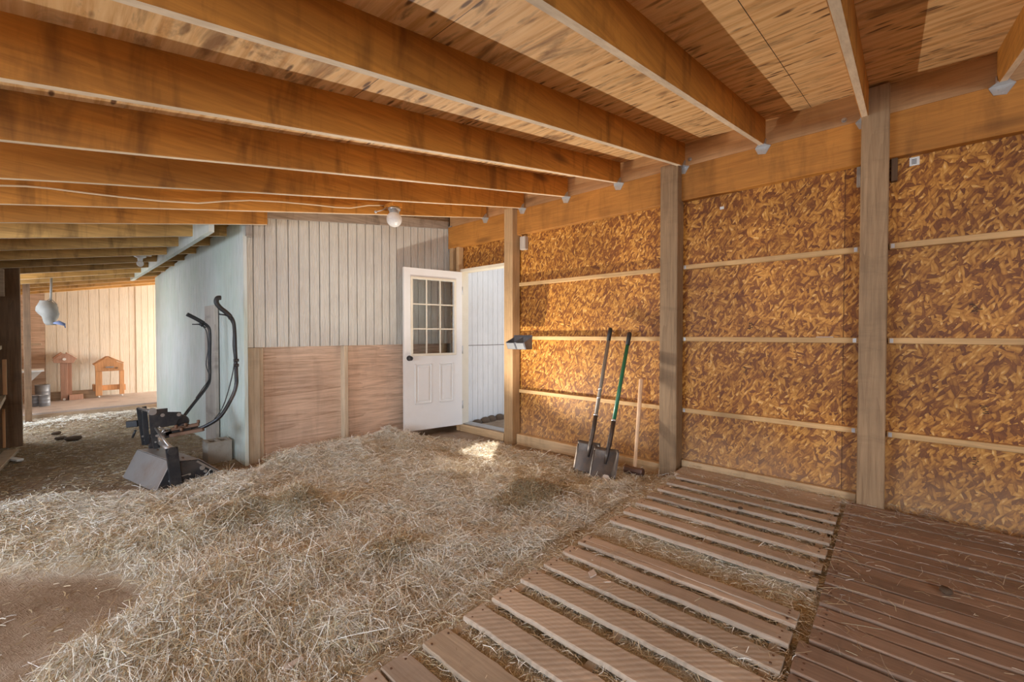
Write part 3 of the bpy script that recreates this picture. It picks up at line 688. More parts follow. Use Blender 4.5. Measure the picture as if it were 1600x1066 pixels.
mb = MB(); mb.box(3.30, 3.34, FY-.0, FY+.02, 0, .1); struct('trim_11', mb, 'shelf', 'strip')
# enclosing walls out of view, with the open side on the left
mb = MB(); mb.box(-3.4, 3.7, -3.0, -2.98, -.1, .35); mb.box(-3.4, -2.8, -3.0, -2.98, .35, 2.2); mb.box(-.2, 3.7, -3.0, -2.98, .35, 2.8); mb.box(-2.8, -.2, -3.0, -2.98, 2.05, 2.4)
struct('wall_rear', mb, 'osb', 'strand board wall behind the camera with a wide opening')
mb = MB(); mb.box(-3.42, -3.4, -3.0, .1, -.1, 1.6); mb.box(-3.42, -3.4, 4.5, 4.8, -.1, 1.6); mb.box(-3.4, -.5, 4.75, 4.77, -.1, 2.1); struct('wall_side', mb, 'osb', 'strand board around the open left side')
# ---------------------------------------------------------------- roof
def roofslab(name, x0, x1, y0, y1, label):
    mb = MB(); f = lambda x, y: zj(x, y)+JD
    mb.hexa([(x0, y0, f(x0, y0)), (x1, y0, f(x1, y0)), (x1, y1, f(x1, y1)), (x0, y1, f(x0, y1))], [(x0, y0, f(x0, y0)+.05), (x1, y0, f(x1, y0)+.05), (x1, y1, f(x1, y1)+.05), (x0, y1, f(x0, y1)+.05)])
    return struct(name, mb, 'ceil', label)
roofslab('ceiling', -3.5, 3.80, -3.1, 4.3, 'warm plywood roof deck above the joists')
roofslab('ceiling_passage', -.7, 3.80, 4.3, 10.8, 'shadowed plywood roof deck over the passage')
LBL = {-1: 'fir roof joist seen only as a stub at the top right corner', 0: 'steep fir roof joist landing on the rightmost post', 1: 'fir roof joist landing between the two tall right posts, pale checked underside',
       2: 'fir roof joist landing at the top of the tool-side post', 3: 'fir roof joist, first one left of the tool-side post', 4: 'fir roof joist, second one left of the tool-side post',
       5: 'fir roof joist just in front of the globe lamp', 6: 'fir roof joist carrying the pale cable and the globe lamp', 7: 'fir roof joist at the mouth of the passage, touching the back wall'}
PL = ['first passage joist behind the mouth of the passage, yellowish with knots', 'second passage joist from the barn, yellow with dark knots', 'third passage joist from the barn', 'fourth passage joist, just in front of the bare bulb',
      'fifth passage joist, just behind the bare bulb', 'sixth passage joist from the barn', 'seventh passage joist from the barn', 'eighth passage joist, over the platform edge', 'ninth passage joist, over the platform', 'last passage joist before the far wall']
def joist(y, x0, x1, mat, label, grp, hang, depth=JD):
    mb = MB(); n = 24; prev = None; rs = random.Random(int(y*1000))
    def ring(x):
        dz = rs.uniform(-.0012, .0012); z = zj(x, y)
        return [mb.bm.verts.new(p) for p in ((x, y+rs.uniform(-.001, .001), z+dz+.004), (x, y+.004, z+dz), (x, y+.034, z+dz), (x, y+.038, z+.004+dz), (x, y+.038, z+depth), (x, y, z+depth))]
    for i in range(n+1):
        r = ring(x0+(x1-x0)*i/n)
        if prev:
            for k in range(6): mb.bm.faces.new((prev[k], prev[(k+1) % 6], r[(k+1) % 6], r[k]))
        else: mb.bm.faces.new(r)
        prev = r
    mb.bm.faces.new(prev[::-1])
    o = mb.build('roof_joist', mat, None, 0, origin=((x0+x1)/2, y, zj((x0+x1)/2, y))); tag(o, label, 'joist', grp)
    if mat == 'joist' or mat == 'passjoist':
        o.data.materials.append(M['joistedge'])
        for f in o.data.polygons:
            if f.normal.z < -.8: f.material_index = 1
    if hang:
        mb = MB(); x = x1; z = zj(x1, y)
        mb.box(x-.055, x+.004, y-.004, y+.042, z-.006, z-.001)
        for yy in (y-.004, y+.040): mb.prism([(x-.055, yy, z-.004), (x+.004, yy, z-.004), (x+.004, yy, z+.05), (x-.02, yy, z+.04)], (0, .003, 0))
        # flared skew seat
        mb.prism([(x-.050, y-.006, z-.006), (x+.006, y-.035, z-.006), (x+.006, y+.070, z-.006), (x-.045, y+.046, z-.006)], (0, 0, -.004))
        mb.prism([(x+.001, y-.035, z-.01), (x+.001, y+.070, z-.01), (x+.001, y+.05, z-.055), (x+.001, y+.0, z-.065)], (.004, 0, 0))
        for dy, dz in ((.0, -.03), (.03, -.03), (.015, -.048)): mb.tube([(x+.001, y+dy, z+dz), (x-.003, y+dy, z+dz)], .004, 6)
        h = mb.build('joist_hanger', 'galv', o); h['label'] = 'galvanised joist hanger'
    return o
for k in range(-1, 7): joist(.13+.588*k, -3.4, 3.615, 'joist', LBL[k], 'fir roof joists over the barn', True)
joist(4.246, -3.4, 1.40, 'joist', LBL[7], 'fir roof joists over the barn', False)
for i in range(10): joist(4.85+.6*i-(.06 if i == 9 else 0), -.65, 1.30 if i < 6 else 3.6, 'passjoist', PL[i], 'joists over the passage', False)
# bolts in the ledger
for i, (px, py, wh) in enumerate([(1078, 249, 'beside the tool-side post'), (1319, 188, 'left of the rightmost post')]):
    p = at(px, py, X=3.648); mb = MB(); mb.tube([p+Vector((.01, 0, 0)), p-Vector((.004, 0, 0))], .016, 14); mb.tube([p-Vector((.004, 0, 0)), p-Vector((.016, 0, 0))], .010, 6, smooth=False)
    tag(mb.build('ledger_bolt', 'galv'), 'hex bolt with washer in the ledger %s' % wh, 'bolt', 'ledger bolts')
# ---------------------------------------------------------------- pallets
_nm = []
def nail_mesh():
    if not _nm:
        mb = MB(); mb.tube([(0, 0, -.001), (0, 0, .0016)], .0042, 8); o = mb.build('nail', 'rust'); _nm.append(o.data); bpy.data.objects.remove(o)
    return _nm[0]
def pboard(name, x0, x1, y0, y1, z0, z1, mat, parent, seed, rot=0.0, saw=0.0, wane=.003):
    r = random.Random(seed); mb = MB(); n = 22; prev = None; ph = r.random()*9
    cx, cy = (x0+x1)/2, (y0+y1)/2
    for i in range(n+1):
        t = i/n; y = y0+(y1-y0)*t; e0 = r.uniform(-wane, wane); e1 = r.uniform(-wane, wane); zb = .002*math.sin(ph+t*5)
        pts = [(x0+e0, y, z0), (x1+e1, y, z0), (x1+e1, y, z1+zb-.003), (x1+e1-.004, y, z1+zb), (x0+e0+.004, y, z1+zb), (x0+e0, y, z1+zb-.003)]
        if rot: pts = [(cx+(a-cx)*math.cos(rot)-(b_-cy)*math.sin(rot), cy+(a-cx)*math.sin(rot)+(b_-cy)*math.cos(rot), c_) for a, b_, c_ in pts]
        q = [mb.bm.verts.new(p) for p in pts]
        if prev:
            for k in range(6): mb.bm.faces.new((prev[k], prev[(k+1) % 6], q[(k+1) % 6], q[k]))
        else: mb.bm.faces.new(q)
        prev = q
    mb.bm.faces.new(prev[::-1])
    o = mb.build(name, mat, parent)
    if name == 'deck_board':
        for yy in (y0+.03, y1-.03):
            for xx in (x0+.022, x1-.022):
                n_ = bpy.data.objects.new('nail', nail_mesh()); C.objects.link(n_); n_.parent = o
                n_.location = (xx+r.uniform(-.004, .004), yy, z1+.0005)
    return o
def sawn(name, base, dark):
    """rough-sawn board face with curved saw marks across the grain"""
    m = wood(name, base, dark, 'Y', stain=.15, ring=.25, knots=.4); nt = m.node_tree; g = N(nt); b = nt.nodes['Principled BSDF']
    v = g.seeded(g.coords()); w = g.n('ShaderNodeTexWave', wave_type='RINGS', rings_direction='Z'); g.l(g.mapping(v, (1, 1, 0), (0, 0, 0), (-.55, .1, 0)), w.inputs[0])
    w.inputs['Scale'].default_value = 13; w.inputs['Distortion'].default_value = 3.4; w.inputs['Detail'].default_value = 4; w.inputs['Detail Scale'].default_value = .6; w.inputs['Detail Roughness'].default_value = .7
    old = b.inputs['Base Color'].links[0].from_socket
    c = g.mix(g.math('MULTIPLY', g.ramp(w.outputs['Fac'], [(.15, 1.0), (.5, 0.0)]), g.math('MULTIPLY', g.ramp(g.noise(v, 5, 3), [(.40, 0.0), (.62, 1.0)]), .26)), old, tuple(x*.5 for x in dark)); g.l(c, b.inputs['Base Color'])
    g.bump(w.outputs['Fac'], b, .25, .003); return m
M['sawn'] = sawn('saw_marked_pallet_wood', (.49, .395, .305), (.36, .265, .19))
PT = .102
def pallet(label, boards, y0, y1, stringers, mat, loc, grp='pallets laid flat on the straw', seed0=0):
    t = thing('wooden_pallet', loc, label, 'pallet', grp)
    for i, b_ in enumerate(boards):
        x0, x1 = b_[0], b_[1]; mt = b_[2] if len(b_) > 2 else mat; ya = b_[3] if len(b_) > 3 else y0; yb = b_[4] if len(b_) > 4 else y1
        pboard('deck_board', x0, x1, ya, yb, PT-.018, PT+random.uniform(-.003, .001), mt, t, seed0+i)
    xs = [b_[0] for b_ in boards]+[b_[1] for b_ in boards]
    for ys in stringers:
        mb = MB(); mb.box(min(xs)+.004, max(xs)-.004, ys, ys+.036, -.02, PT-.0185); mb.build('stringer', 'palletgray', t, .003)
    return t
w = .078
def fr(*near): return near
A = [(2.240, 2.325), (2.412, 2.492), (2.583, 2.668), (2.755, 2.84), (2.925, 3.005), (3.095, 3.185), (3.27, 3.36)]
pallet('weathered pallet at the foot of the strand board wall, front edge raised', A, .235, 1.235, (.26, .715, 1.19), 'pallet', (2.8, .73, 0), seed0=10)
Bb = [(1.897, 1.935, 'pallet'), (1.938, 2.000, 'pallet'), (1.755, 1.840), (1.598, 1.688, 'sawn'), (1.430, 1.535, 'sawn'), (1.245, 1.350, 'sawn'), (1.090, 1.190, 'sawn'), (.895, 1.010, 'palletgray')]
pallet('weathered pallet in the middle of the foreground with curved saw marks on its slats', Bb, .262, 1.232, (.285, .73, 1.195), 'pallet', (1.4, .73, 0), seed0=30)
D_ = [(.735, .840, 'pallet'), (.640, .728, 'pallet')]
pallet('pallet corner at the bottom edge with two wide close boards', D_, .27, 1.245, (.30, 1.21), 'pallet', (.73, .73, 0), seed0=50)
# broken tip chips on the saw marked pallet
p = at(915, 895, Z=PT)
Cc = []; x = 1.835
while x < 3.50:
    ww = random.choice([.078, .085, .092, .075]); Cc.append((x, min(x+ww, 3.53))); x += ww+random.uniform(.010, .020)
pallet('reddish close-slatted pallet below the rightmost post', Cc, -.98, .212, (-.96, -.4, .17), 'palletred', (2.6, -.4, 0), seed0=70)
Dd = []; x = 1.25
while x < 1.74:
    Dd.append((x, x+.085)); x += .094
pallet('reddish pallet corner at the bottom edge right of centre', Dd, -.98, .238, (-.96, -.4, .19), 'palletred', (1.5, -.4, 0), seed0=120)
mb = MB(); mb.box(3.40, 3.60, .24, 1.30, -.02, .088); tag(mb.build('loose_board', 'pallet', None, .004), 'dusty board lying on the ground along the wall behind the pallets', 'board')
mb = MB(); p = at(925, 898, Z=.105); mb.prism([p+Vector((-.03, -.01, 0)), p+Vector((.0, .02, 0)), p+Vector((.035, .012, 0)), p+Vector((.01, -.018, 0))], (0, 0, .006))
tag(mb.build('wood_chip', 'palechip'), 'pale pinkish wood chip lying at the left end of a pallet slat', 'wood chip')
p = at(458, 1038, Z=.06); z = float(height(np.array([p.x]), np.array([p.y]))[0])+.03; p = at(458, 1038, Z=z)
mb = MB(); a = at(442, 1047, Z=z); c = at(474, 1028, Z=z); mb.bar(a, c, .022, .012); tag(mb.build('wood_scrap', 'palechip', None, .003), 'pale wood scrap lying on the straw at the bottom edge', 'wood scrap')
p = at(20, 718, Z=.0); mb = MB(); mb.bar(at(12, 716, Z=.03), at(32, 719, Z=.03), .05, .02); tag(mb.build('white_scrap', 'white', None, .004), 'small white scrap on the ground by the left post', 'scrap')
for i, (px, py, r) in enumerate([(115, 687, .05), (88, 678, .03), (95, 686, .035), (1157, 795, .012), (1478, 925, .02)]):
    p = at(px, py, Z=.02 if i < 3 else .108); mb = MB(); vs = mb.sphere(p+Vector((0, 0, r*.3)), r, (1.5, 1.1, .6), 6)
    for v in vs: v.co += Vector((random.uniform(-1, 1), random.uniform(-1, 1), random.uniform(-1, 1)))*r*.12
    tag(mb.build('dirt_clod', 'soil'), ['largest dark clod on the passage floor', 'dark clod on the passage floor, farther back', 'dark clod on the passage floor beside the largest', 'small dark clod on the rear pallet', 'dark clod of straw on the reddish pallet'][i], 'clod')
# ---------------------------------------------------------------- tools by the wall
def shovel(blade_px, top_px, topX, handle, label, gripc='grip', zb=-.02, spot=False, yb=None):
    bx = blade_px; tip = at(bx[0], bx[1], Z=zb); top = at(top_px[0], top_px[1], X=topX)
    t = thing('shovel', tip, label, 'shovel', 'shovels leaning on the wall')
    ax = (top-tip).normalized(); L = (top-tip).length
    side = Vector((0, 1, 0)); side = (side-ax*side.dot(ax)).normalized(); nrm = ax.cross(side)
    if nrm.x > 0: nrm = -nrm
    mb = MB(); n = 12; rows = []
    BL = .29; BW = .118
    prof = [(0, .98), (.05, 1.0), (.12, 1.0), (.2, .99), (.26, .97), (BL, .93)]
    for th in (0, .003):
        for s_, wf in prof:
            row = []
            for k in range(n+1):
                u = -1+2*k/n; cup = .030*u*u*(.4+.6*s_/BL)+(.012*(1-s_/BL))
                lip = .0 if s_ < BL-.001 else .010
                row.append(mb.bm.verts.new(tip+ax*s_+side*(u*BW*wf)+nrm*(cup+th+lip)))
            rows.append(row)
    R = len(prof)
    for off in (0, R):
        for i in range(R-1):
            for k in range(n):
                f = mb.bm.faces.new((rows[off+i][k], rows[off+i][k+1], rows[off+i+1][k+1], rows[off+i+1][k])); f.smooth = True
    for i in (0, R-1):
        for k in range(n): mb.bm.faces.new((rows[i][k], rows[i][k+1], rows[R+i][k+1], rows[R+i][k]))
    for k in (0, n):
        for i in range(R-1): mb.bm.faces.new((rows[i][k], rows[i+1][k], rows[R+i+1][k], rows[R+i][k]))
    blade = mb.build('blade', 'shovel', t)
    if spot:
        mb = MB(); c = tip+ax*.055-side*.03; 
        mb.prism([c+ax*(.026*math.sin(a)*(1+.15*math.sin(3*a)))+side*(.030*math.cos(a))+nrm*.020 for a in [2*PI*i/16 for i in range(16)]], nrm*.002)
        s_ = mb.build('worn_spot', 'palechip', blade); s_['label'] = 'pale round spot low on the blade'
    mb = MB(); mb.tube([tip+ax*(BL-.13)+nrm*.012, tip+ax*(BL-.04)+nrm*.012, tip+ax*(BL+.04)+nrm*.004, tip+ax*(BL+.12), tip+ax*(BL+.24)], [.010, .016, .020, .019, .019], 12); mb.build('socket', 'shovel', t)
    mb = MB(); mb.tube([tip+ax*(BL+.2), tip+ax*(L-.12)], .0165, 12); mb.build('handle', handle, t)
    mb = MB(); mb.tube([tip+ax*(BL+.235), tip+ax*(BL+.25)], .0205, 12); mb.build('collar', 'galv', t)
    if handle == 'gray_handle':
        for f in (.50, .56): 
            mb = MB(); mb.tube([tip+ax*(L*f), tip+ax*(L*f+.02)], .0175, 12); mb.build('tape_band', 'galv', t)
    mb = MB(); mb.tube([tip+ax*(L-.125), tip+ax*(L-.01), tip+ax*L], [.019, .020, .014], 12); mb.build('grip', 'grip', t)
shovel((915, 744), (954, 513), 3.60, 'gray_handle', 'square shovel with worn grey handle, left one of the pair by the wall')
shovel((941, 757), (984, 520), 3.60, 'green_handle', 'square shovel with green handle, right one of the pair by the wall', spot=True)
hb = at(991, 744, Z=-.005); ht = at(1005, 593, X=3.64); ht.x = 3.60
t = thing('sledgehammer', hb, 'sledgehammer with long pale wooden handle leaning beside the tool-side post', 'hammer')
mb = MB(); ax = (ht-hb).normalized(); mb.tube([hb, hb+ax*.2, hb+ax*((ht-hb).length*.6), hb+ax*(ht-hb).length, hb+ax*((ht-hb).length+.008)], [.018, .015, .017, .020, .012], 12); mb.build('handle', 'ash', t)
hd = (at(1003, 748, Z=0)-at(979, 742, Z=0)).normalized(); mb = MB(); c = hb+Vector((-.01, 0, .050)); mb.tube([c-hd*.085, c-hd*.075, c-hd*.03, c+hd*.03, c+hd*.075, c+hd*.085], [.030, .036, .031, .031, .036, .030], 8, smooth=False); mb.build('head', 'hammer', t)
# twin feeder on the door post
fp = at(812, 540, X=3.50); t = thing('twin_feeder', fp, 'dark twin-pocket plastic feeder fixed to the door post', 'feeder')
fz1 = at(812, 527, X=3.5).z; y0 = at(831, 530, X=3.53).y; y1 = at(795, 530, X=3.45).y
xb = 3.537
def bin_(yc0, yc1):
    mb = MB(); fx = 3.40
    z1 = fz1; z0 = fz1-.13
    o_ = [(xb, yc0, z1), (xb, yc1, z1), (fx, yc1, z1-.055), (fx, yc0, z1-.055)]
    bt = [(xb, yc0, z0), (xb, yc1, z0), (fx+.035, yc1, z0), (fx+.035, yc0, z0)]
    th = .004; cen = Vector(((xb+fx)/2, (yc0+yc1)/2, 0))
    vo = [mb.bm.verts.new(p) for p in bt+o_]
    i_ = [mb.bm.verts.new((p[0]+(th if p[0] < 3.5 else -th)*1, p[1]+(th if p[1] < cen.y else -th), p[2]+(th if k < 4 else 0))) for k, p in enumerate(bt+o_)]
    for f in [(0, 1, 2, 3), (0, 1, 5, 4), (1, 2, 6, 5), (2, 3, 7, 6), (3, 0, 4, 7)]:
        mb.bm.faces.new([vo[j] for j in f]); mb.bm.faces.new([i_[j] for j in f[::-1]])
    for a, c in ((4, 5), (5, 6), (6, 7), (7, 4)): mb.bm.faces.new((vo[a], vo[c], i_[c], i_[a]))
    return mb
ym = (y0+y1)/2
for a, c in ((y0, ym-.003), (ym+.003, y1)):
    pk = bin_(a, c).build('pocket', 'feeder', t)
    mb = MB(); mb.prism([(3.3985, a+.01, fz1-.062), (3.3985, c-.01, fz1-.062), (3.4315, c-.01, fz1-.126), (3.4315, a+.01, fz1-.126)], (-.002, 0, -.001)); mb.build('dusty_front', 'feederdust', pk)
mb = MB(); mb.box(xb-.003, xb+.004, y0, y1, fz1-.002, fz1+.022); mb.build('back_rail', 'feeder', t)
# ---------------------------------------------------------------- lamps and cable
gpt = at(616, 343, Y=3.56); t = thing('globe_lamp', gpt+Vector((0, 0, .12)), 'ceiling lamp with a round glass globe under the roof joists', 'lamp')
mb = MB(); mb.sphere(gpt, .072, (1, 1, 1), 14); mb.build('globe', 'globe', t)
mb = MB(); mb.lathe([(.035, .055), (.045, .062), (.050, .085), (.058, .088), (.060, .105), (.04, .112)], gpt, 24); mb.build('canopy', 'galv', t)
mb = MB(); mb.box(gpt.x-.05, gpt.x+.05, 3.50, 3.655, gpt.z+.112, gpt.z+.15); mb.build('mounting_block', 'joist', t)
mb = MB(); c2 = at(587, 331, Y=3.60); mb.tube([c2, c2+Vector((.07, 0, .03)), gpt+Vector((-.06, .03, .11))], .004, 6); mb.sphere(c2, .014, (1, 1, 1), 6); mb.build('clamp', 'galv', t)
pts = [at(px, py, Y=3.645) for px, py in ((-120, 286), (0, 290), (40, 291), (75, 294), (130, 301), (190, 308), (250, 314), (310, 317.5), (350, 314.5), (390, 313), (440, 315.5), (490, 320), (525, 324), (548, 325), (575, 321), (600, 321))]
mb = MB(); mb.tube(pts, .0055, 8); tag(mb.build('electric_cable', 'cable'), 'pale electric cable drooping along the joist towards the globe lamp', 'cable')
bp = at(219, 412, Y=6.45); t = thing('bulb_holder', bp+Vector((0, 0, .1)), 'white porcelain holder with bare bulb under the passage joists', 'lamp')
mb = MB(); mb.sphere(bp, .033, (1, 1, 1.1), 10); mb.build('bulb', 'globe', t)
mb = MB(); mb.lathe([(.022, .02), (.024, .06), (.055, .075), (.058, .10), (.02, .105)], bp, 20); mb.box(bp.x-.10, bp.x+.10, bp.y-.02, bp.y+.02, bp.z+.095, bp.z+.11); mb.build('holder', 'porcelain', t)
# cobweb hay wisp under the roof
p0 = at(172, 62, Y=2.0); n = 40
wx = p0.x+rng.normal(0, .05, n); wy = p0.y+rng.normal(0, .02, n); wz = zj(p0.x)+JD-.012+rng.normal(0, .01, n)-.02
o = strands('straw_wisp', wx, wy, wz, rng.uniform(.05, .11, n), np.full(n, .0012), rng.uniform(0, PI, n), rng.normal(0, .4, n), pick(n, [1, 1, 3, 1, 2, 0, 0, 0])); tag(o, 'wisp of straw caught on the roof deck at the upper left', 'straw', None, 'stuff')
# ---------------------------------------------------------------- small things on the strand board
def card(px, py, w_, h_, label, marks=True, mat='white'):
    p = at(px, py, X=WALLX-.002); mb = MB(); mb.box(WALLX-.002, WALLX-.0005, p.y-w_/2, p.y+w_/2, p.z-h_/2, p.z+h_/2); o = mb.build('paper_label', mat); tag(o, label, 'label')
    if marks:
        mb = MB()
        for i in range(4): mb.box(WALLX-.0026, WALLX-.002, p.y-w_*.22, p.y+w_*.30, p.z-h_*.3+i*h_*.16, p.z-h_*.3+i*h_*.16+h_*.08)
        mb.build('print_marks', 'rod', o)
card(1429, 252, .046, .052, 'white printed label stapled high on the strand board right of the rightmost post')
card(1128, 325, .030, .022, 'tiny white label on the strand board between the tall posts', False)
stampm = plain('black_ink', (.03, .018, .01), .8)
for i, (px, py, w_, h_, lb) in enumerate([(1172, 509, .045, .05, 'ink stamp above the middle girt between the tall posts'), (1165, 577, .03, .05, 'ink stamp below the middle girt between the tall posts'), (1527, 480, .05, .05, 'ink stamp above the middle girt at the right'), (1541, 640, .05, .05, 'ink stamp above the lowest girt at the right'), (1524, 720, .03, .05, 'ink stamp below the lowest girt at the right'), (1163, 748, .02, .03, 'ink stamp low behind the pallets')]):
    p = at(px, py, X=WALLX-.001); mb = MB()
    for k in range(5):
        a = random.uniform(-.5, .2)*w_; c_ = a+random.uniform(.25, .6)*w_; zz = p.z-h_/2+h_*k/5
        mb.box(WALLX-.0014, WALLX-.0004, p.y+a, p.y+c_, zz, zz+h_*.10)
    tag(mb.build('ink_stamp', stampm), lb, 'stamp', 'ink stamps on the strand board')
p = at(1389, 275, X=3.66); mb = MB(); mb.box(3.645, WALLX-.001, at(1403, 250, X=3.66).y, .020, at(1390, 285, X=3.66).z, at(1390, 248, X=3.66).z)
tag(mb.build('scrap_block', 'postdark', None, .003), 'dark timber block tucked under the header right of the rightmost post', 'block')
p = at(1340, 275, X=3.66); mb = MB(); mb.box(3.64, WALLX-.001, .168, .19, at(1341, 292, X=3.66).z, at(1341, 262, X=3.66).z); tag(mb.build('scrap_block', 'graywood', None, .003), 'small grey block under the header left of the rightmost post', 'block')
p = at(809, 383, X=3.66); mb = MB(); mb.box(3.63, WALLX-.001, 3.06, 3.14, at(809, 392, X=3.66).z, at(809, 372, X=3.66).z); tag(mb.build('scrap_block', 'graywood', None, .003), 'small grey block under the header beside the door post', 'block')
a = at(1275, 525, X=3.66); c = at(1302, 525, X=3.66); mb = MB(); mb.bar((3.662, a.y, 1.179), (3.662, c.y, 1.179), .012, .005); tag(mb.build('thin_stick', 'palechip'), 'thin pale stick lying on the middle girt between the tall posts', 'stick')
# ---------------------------------------------------------------- left post, shelves
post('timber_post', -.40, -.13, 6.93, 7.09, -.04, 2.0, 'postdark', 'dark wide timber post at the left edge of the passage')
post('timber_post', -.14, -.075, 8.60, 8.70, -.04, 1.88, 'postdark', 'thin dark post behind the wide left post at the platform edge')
def plank(x0, x1, y0, y1, z0, z1, label, name='shelf_board', mat='shelf', cat='shelf'):
    mb = MB(); mb.box(x0, x1, y0, y1, z0, z1); tag(mb.build(name, mat, None, .003), label, cat)
zt = at(8, 545, Y=6.3).z; plank(-.47, -.26, 5.2, 6.92, zt-.02, zt+.02, 'upper of the two wall shelves at the left picture edge')
zt = at(8, 630, Y=6.3).z; plank(-.47, -.24, 5.2, 6.92, zt-.02, zt+.02, 'lower of the two wall shelves at the left picture edge')
p = at(3, 562, Y=6.5); q = at(11, 617, Y=6.5); plank(p.x, q.x, 6.5, 6.53, q.z, p.z, 'short upright cleat between the two left shelves', 'shelf_cleat', 'standw', 'cleat')
p = at(3, 640, Y=6.5); q = at(9, 700, Y=6.5); plank(p.x, q.x, 6.5, 6.53, q.z, p.z, 'short upright cleat below the lower left shelf', 'shelf_cleat', 'standw', 'cleat')
p = at(0, 420, Y=6.2); q = at(7, 463, Y=6.2); plank(p.x-.3, q.x, 6.2, 6.24, q.z, p.z, 'pale board end high at the left picture edge', 'board_end', 'shelf', 'board')
mb = MB(); a = at(2, 740, Z=.03); c = at(18, 705, Z=.03); mb.bar(a-Vector((.1, .2, 0)), c, .10, .03); tag(mb.build('loose_board', 'shelf', None, .003), 'loose board on the ground at the left picture edge', 'board')
p = at(56, 538, Y=9.6); plank(-.47, p.x+.06, 9.55, 9.62, p.z-.012, p.z+.012, 'small upper shelf at the left of the far room')
p = at(58, 583, Y=9.5)
mb = MB(); mb.prism([(-.47, 9.3, p.z+.02), (p.x+.07, 9.3, p.z+.03), (p.x+.07, 9.8, p.z+.03), (-.47, 9.8, p.z+.02)], (0, 0, .02)); mb.prism([(p.x-.06, 9.5, p.z+.02), (p.x+.05, 9.5, p.z+.02), (p.x-.06, 9.5, p.z-.12)], (0, .04, 0)); tag(mb.build('corner_shelf', 'white'), 'pale bracketed shelf at the left of the far room', 'shelf')
# far room things
ZP = .095
def far(px, py, Y=10.2): return at(px, py, Y=Y)
# T-shaped stand
Y0 = 10.25
t = thing('saddle_stand', (far(98, 620, Y0).x, Y0, ZP), 'T-shaped pinkish wooden stand with small gabled top by the far wall', 'stand')
a = far(95, 625, Y0); c = far(105.5, 566, Y0); mb = MB(); mb.box(a.x, c.x, Y0, Y0+.05, ZP, c.z); mb.box(a.x+.05, c.x+.05, Y0+.05, Y0+.09, ZP, c.z); mb.build('upright', 'standp', t, .003)
pl = [(82, 563), (84, 567.5), (115, 567.5), (119, 561), (114, 556), (104, 553), (96, 553.5), (90, 557)]
mb = MB(); mb.prism([far(x, y, Y0-.03) for x, y in pl][::-1], (0, .035, 0)); hd_ = mb.build('gable_head', 'standp', t, .003)
mb = MB(); k = far(100.5, 561.5, Y0-.03); mb.tube([k, k-Vector((0, .02, 0))], .022, 12); kk_ = mb.build('knob', 'porcelain', hd_); kk_['label'] = 'round white knob'
mb = MB(); p = far(104, 553, Y0); q = far(120, 562, Y0); mb.bar(p+Vector((0, .15, .01)), q+Vector((0, .15, .01)), .36, .02, (0, 0, 1)); mb.build('roof_board', 'standp', t, .003)
mb = MB(); p = far(83, 562, Y0); q = far(97, 552.5, Y0); mb.bar(p+Vector((0, .15, .01)), q+Vector((0, .15, .01)), .34, .02, (0, 0, 1)); mb.build('roof_board', 'standp', t, .003)
mb = MB(); k = far(100.5, 624, Y0-.01); mb.tube([(k.x, Y0, ZP+.02), (k.x, Y0-.015, ZP+.02)], .018, 10); mb.build('bolt_head', 'porcelain', t)
# house-shaped stand on casters
Y0 = 10.22
t = thing('house_shaped_stand', (far(172, 612, Y0).x, Y0, ZP), 'orange wooden house-shaped stand on casters by the far wall', 'stand')
for x0, x1 in ((149.5, 159.5), (187, 194)):
    a = far(x0, 618, Y0); c = far(x1, 578, Y0); mb = MB(); mb.box(a.x, c.x, Y0, Y0+.05, ZP+.035, c.z); mb.build('leg', 'standw', t, .003)
    kx = (a.x+c.x)/2; mb = MB(); mb.tube([(kx-.012, Y0+.02, ZP+.018), (kx+.012, Y0+.02, ZP+.018)], .018, 12); mb.box(kx-.008, kx+.008, Y0+.01, Y0+.03, ZP+.02, ZP+.036); mb.build('caster', 'porcelain', t)
pl = [(148, 571), (149, 581), (193, 579), (193, 568), (185, 566), (173, 558.5), (168, 559)]
mb = MB(); mb.prism([far(x, y, Y0-.02) for x, y in pl][::-1], (0, .03, 0)); gb = mb.build('gable_panel', 'standw', t, .003)
mb = MB(); mb.bar(far(165, 574, Y0-.03), far(178, 573.5, Y0-.03), .012, .022); mb.build('handle', 'steel', gb)
mb = MB(); k = far(182, 575, Y0-.022); mb.tube([k, k-Vector((0, .004, 0))], .02, 12); mb.build('hole', 'postdark', gb)
a = far(158, 611, Y0); c = far(187, 601, Y0); mb = MB(); mb.box(a.x-.03, c.x+.03, Y0+.05, Y0+.09, a.z, c.z); mb.build('crossbar', 'standw', t, .003)
a = far(146, 612, Y0); c = far(150, 602, Y0); mb = MB(); mb.box(a.x, c.x, Y0+.05, Y0+.25, a.z, c.z); a = far(193, 610, Y0); c = far(197, 601, Y0); mb.box(a.x, c.x, Y0+.05, Y0+.25, a.z, c.z); mb.build('foot_rail', 'standw', t, .003)
for p, q in (((147, 572), (169, 559)), ((170, 559), (193, 568))):
    mb = MB(); mb.bar(far(*p, Y0)+Vector((0, .15, .012)), far(*q, Y0)+Vector((0, .15, .012)), .34, .02); mb.build('roof_board', 'standw', t, .003)
a = far(74, 625, 10.3); c = far(95, 615, 10.3); mb = MB(); mb.box(a.x, c.x+.45, 10.33, 10.37, ZP, ZP+.14); tag(mb.build('loose_board', 'shelf', None, .003), 'dark board lying on edge behind the T-shaped stand', 'board')
a = far(108, 620, 10.2); c = far(130, 612, 10.2); mb = MB(); mb.box(a.x, c.x, 10.2, 10.29, ZP, ZP+.085); tag(mb.build('loose_board', 'standp', None, .003), 'short board lying beside the foot of the T-shaped stand', 'board')
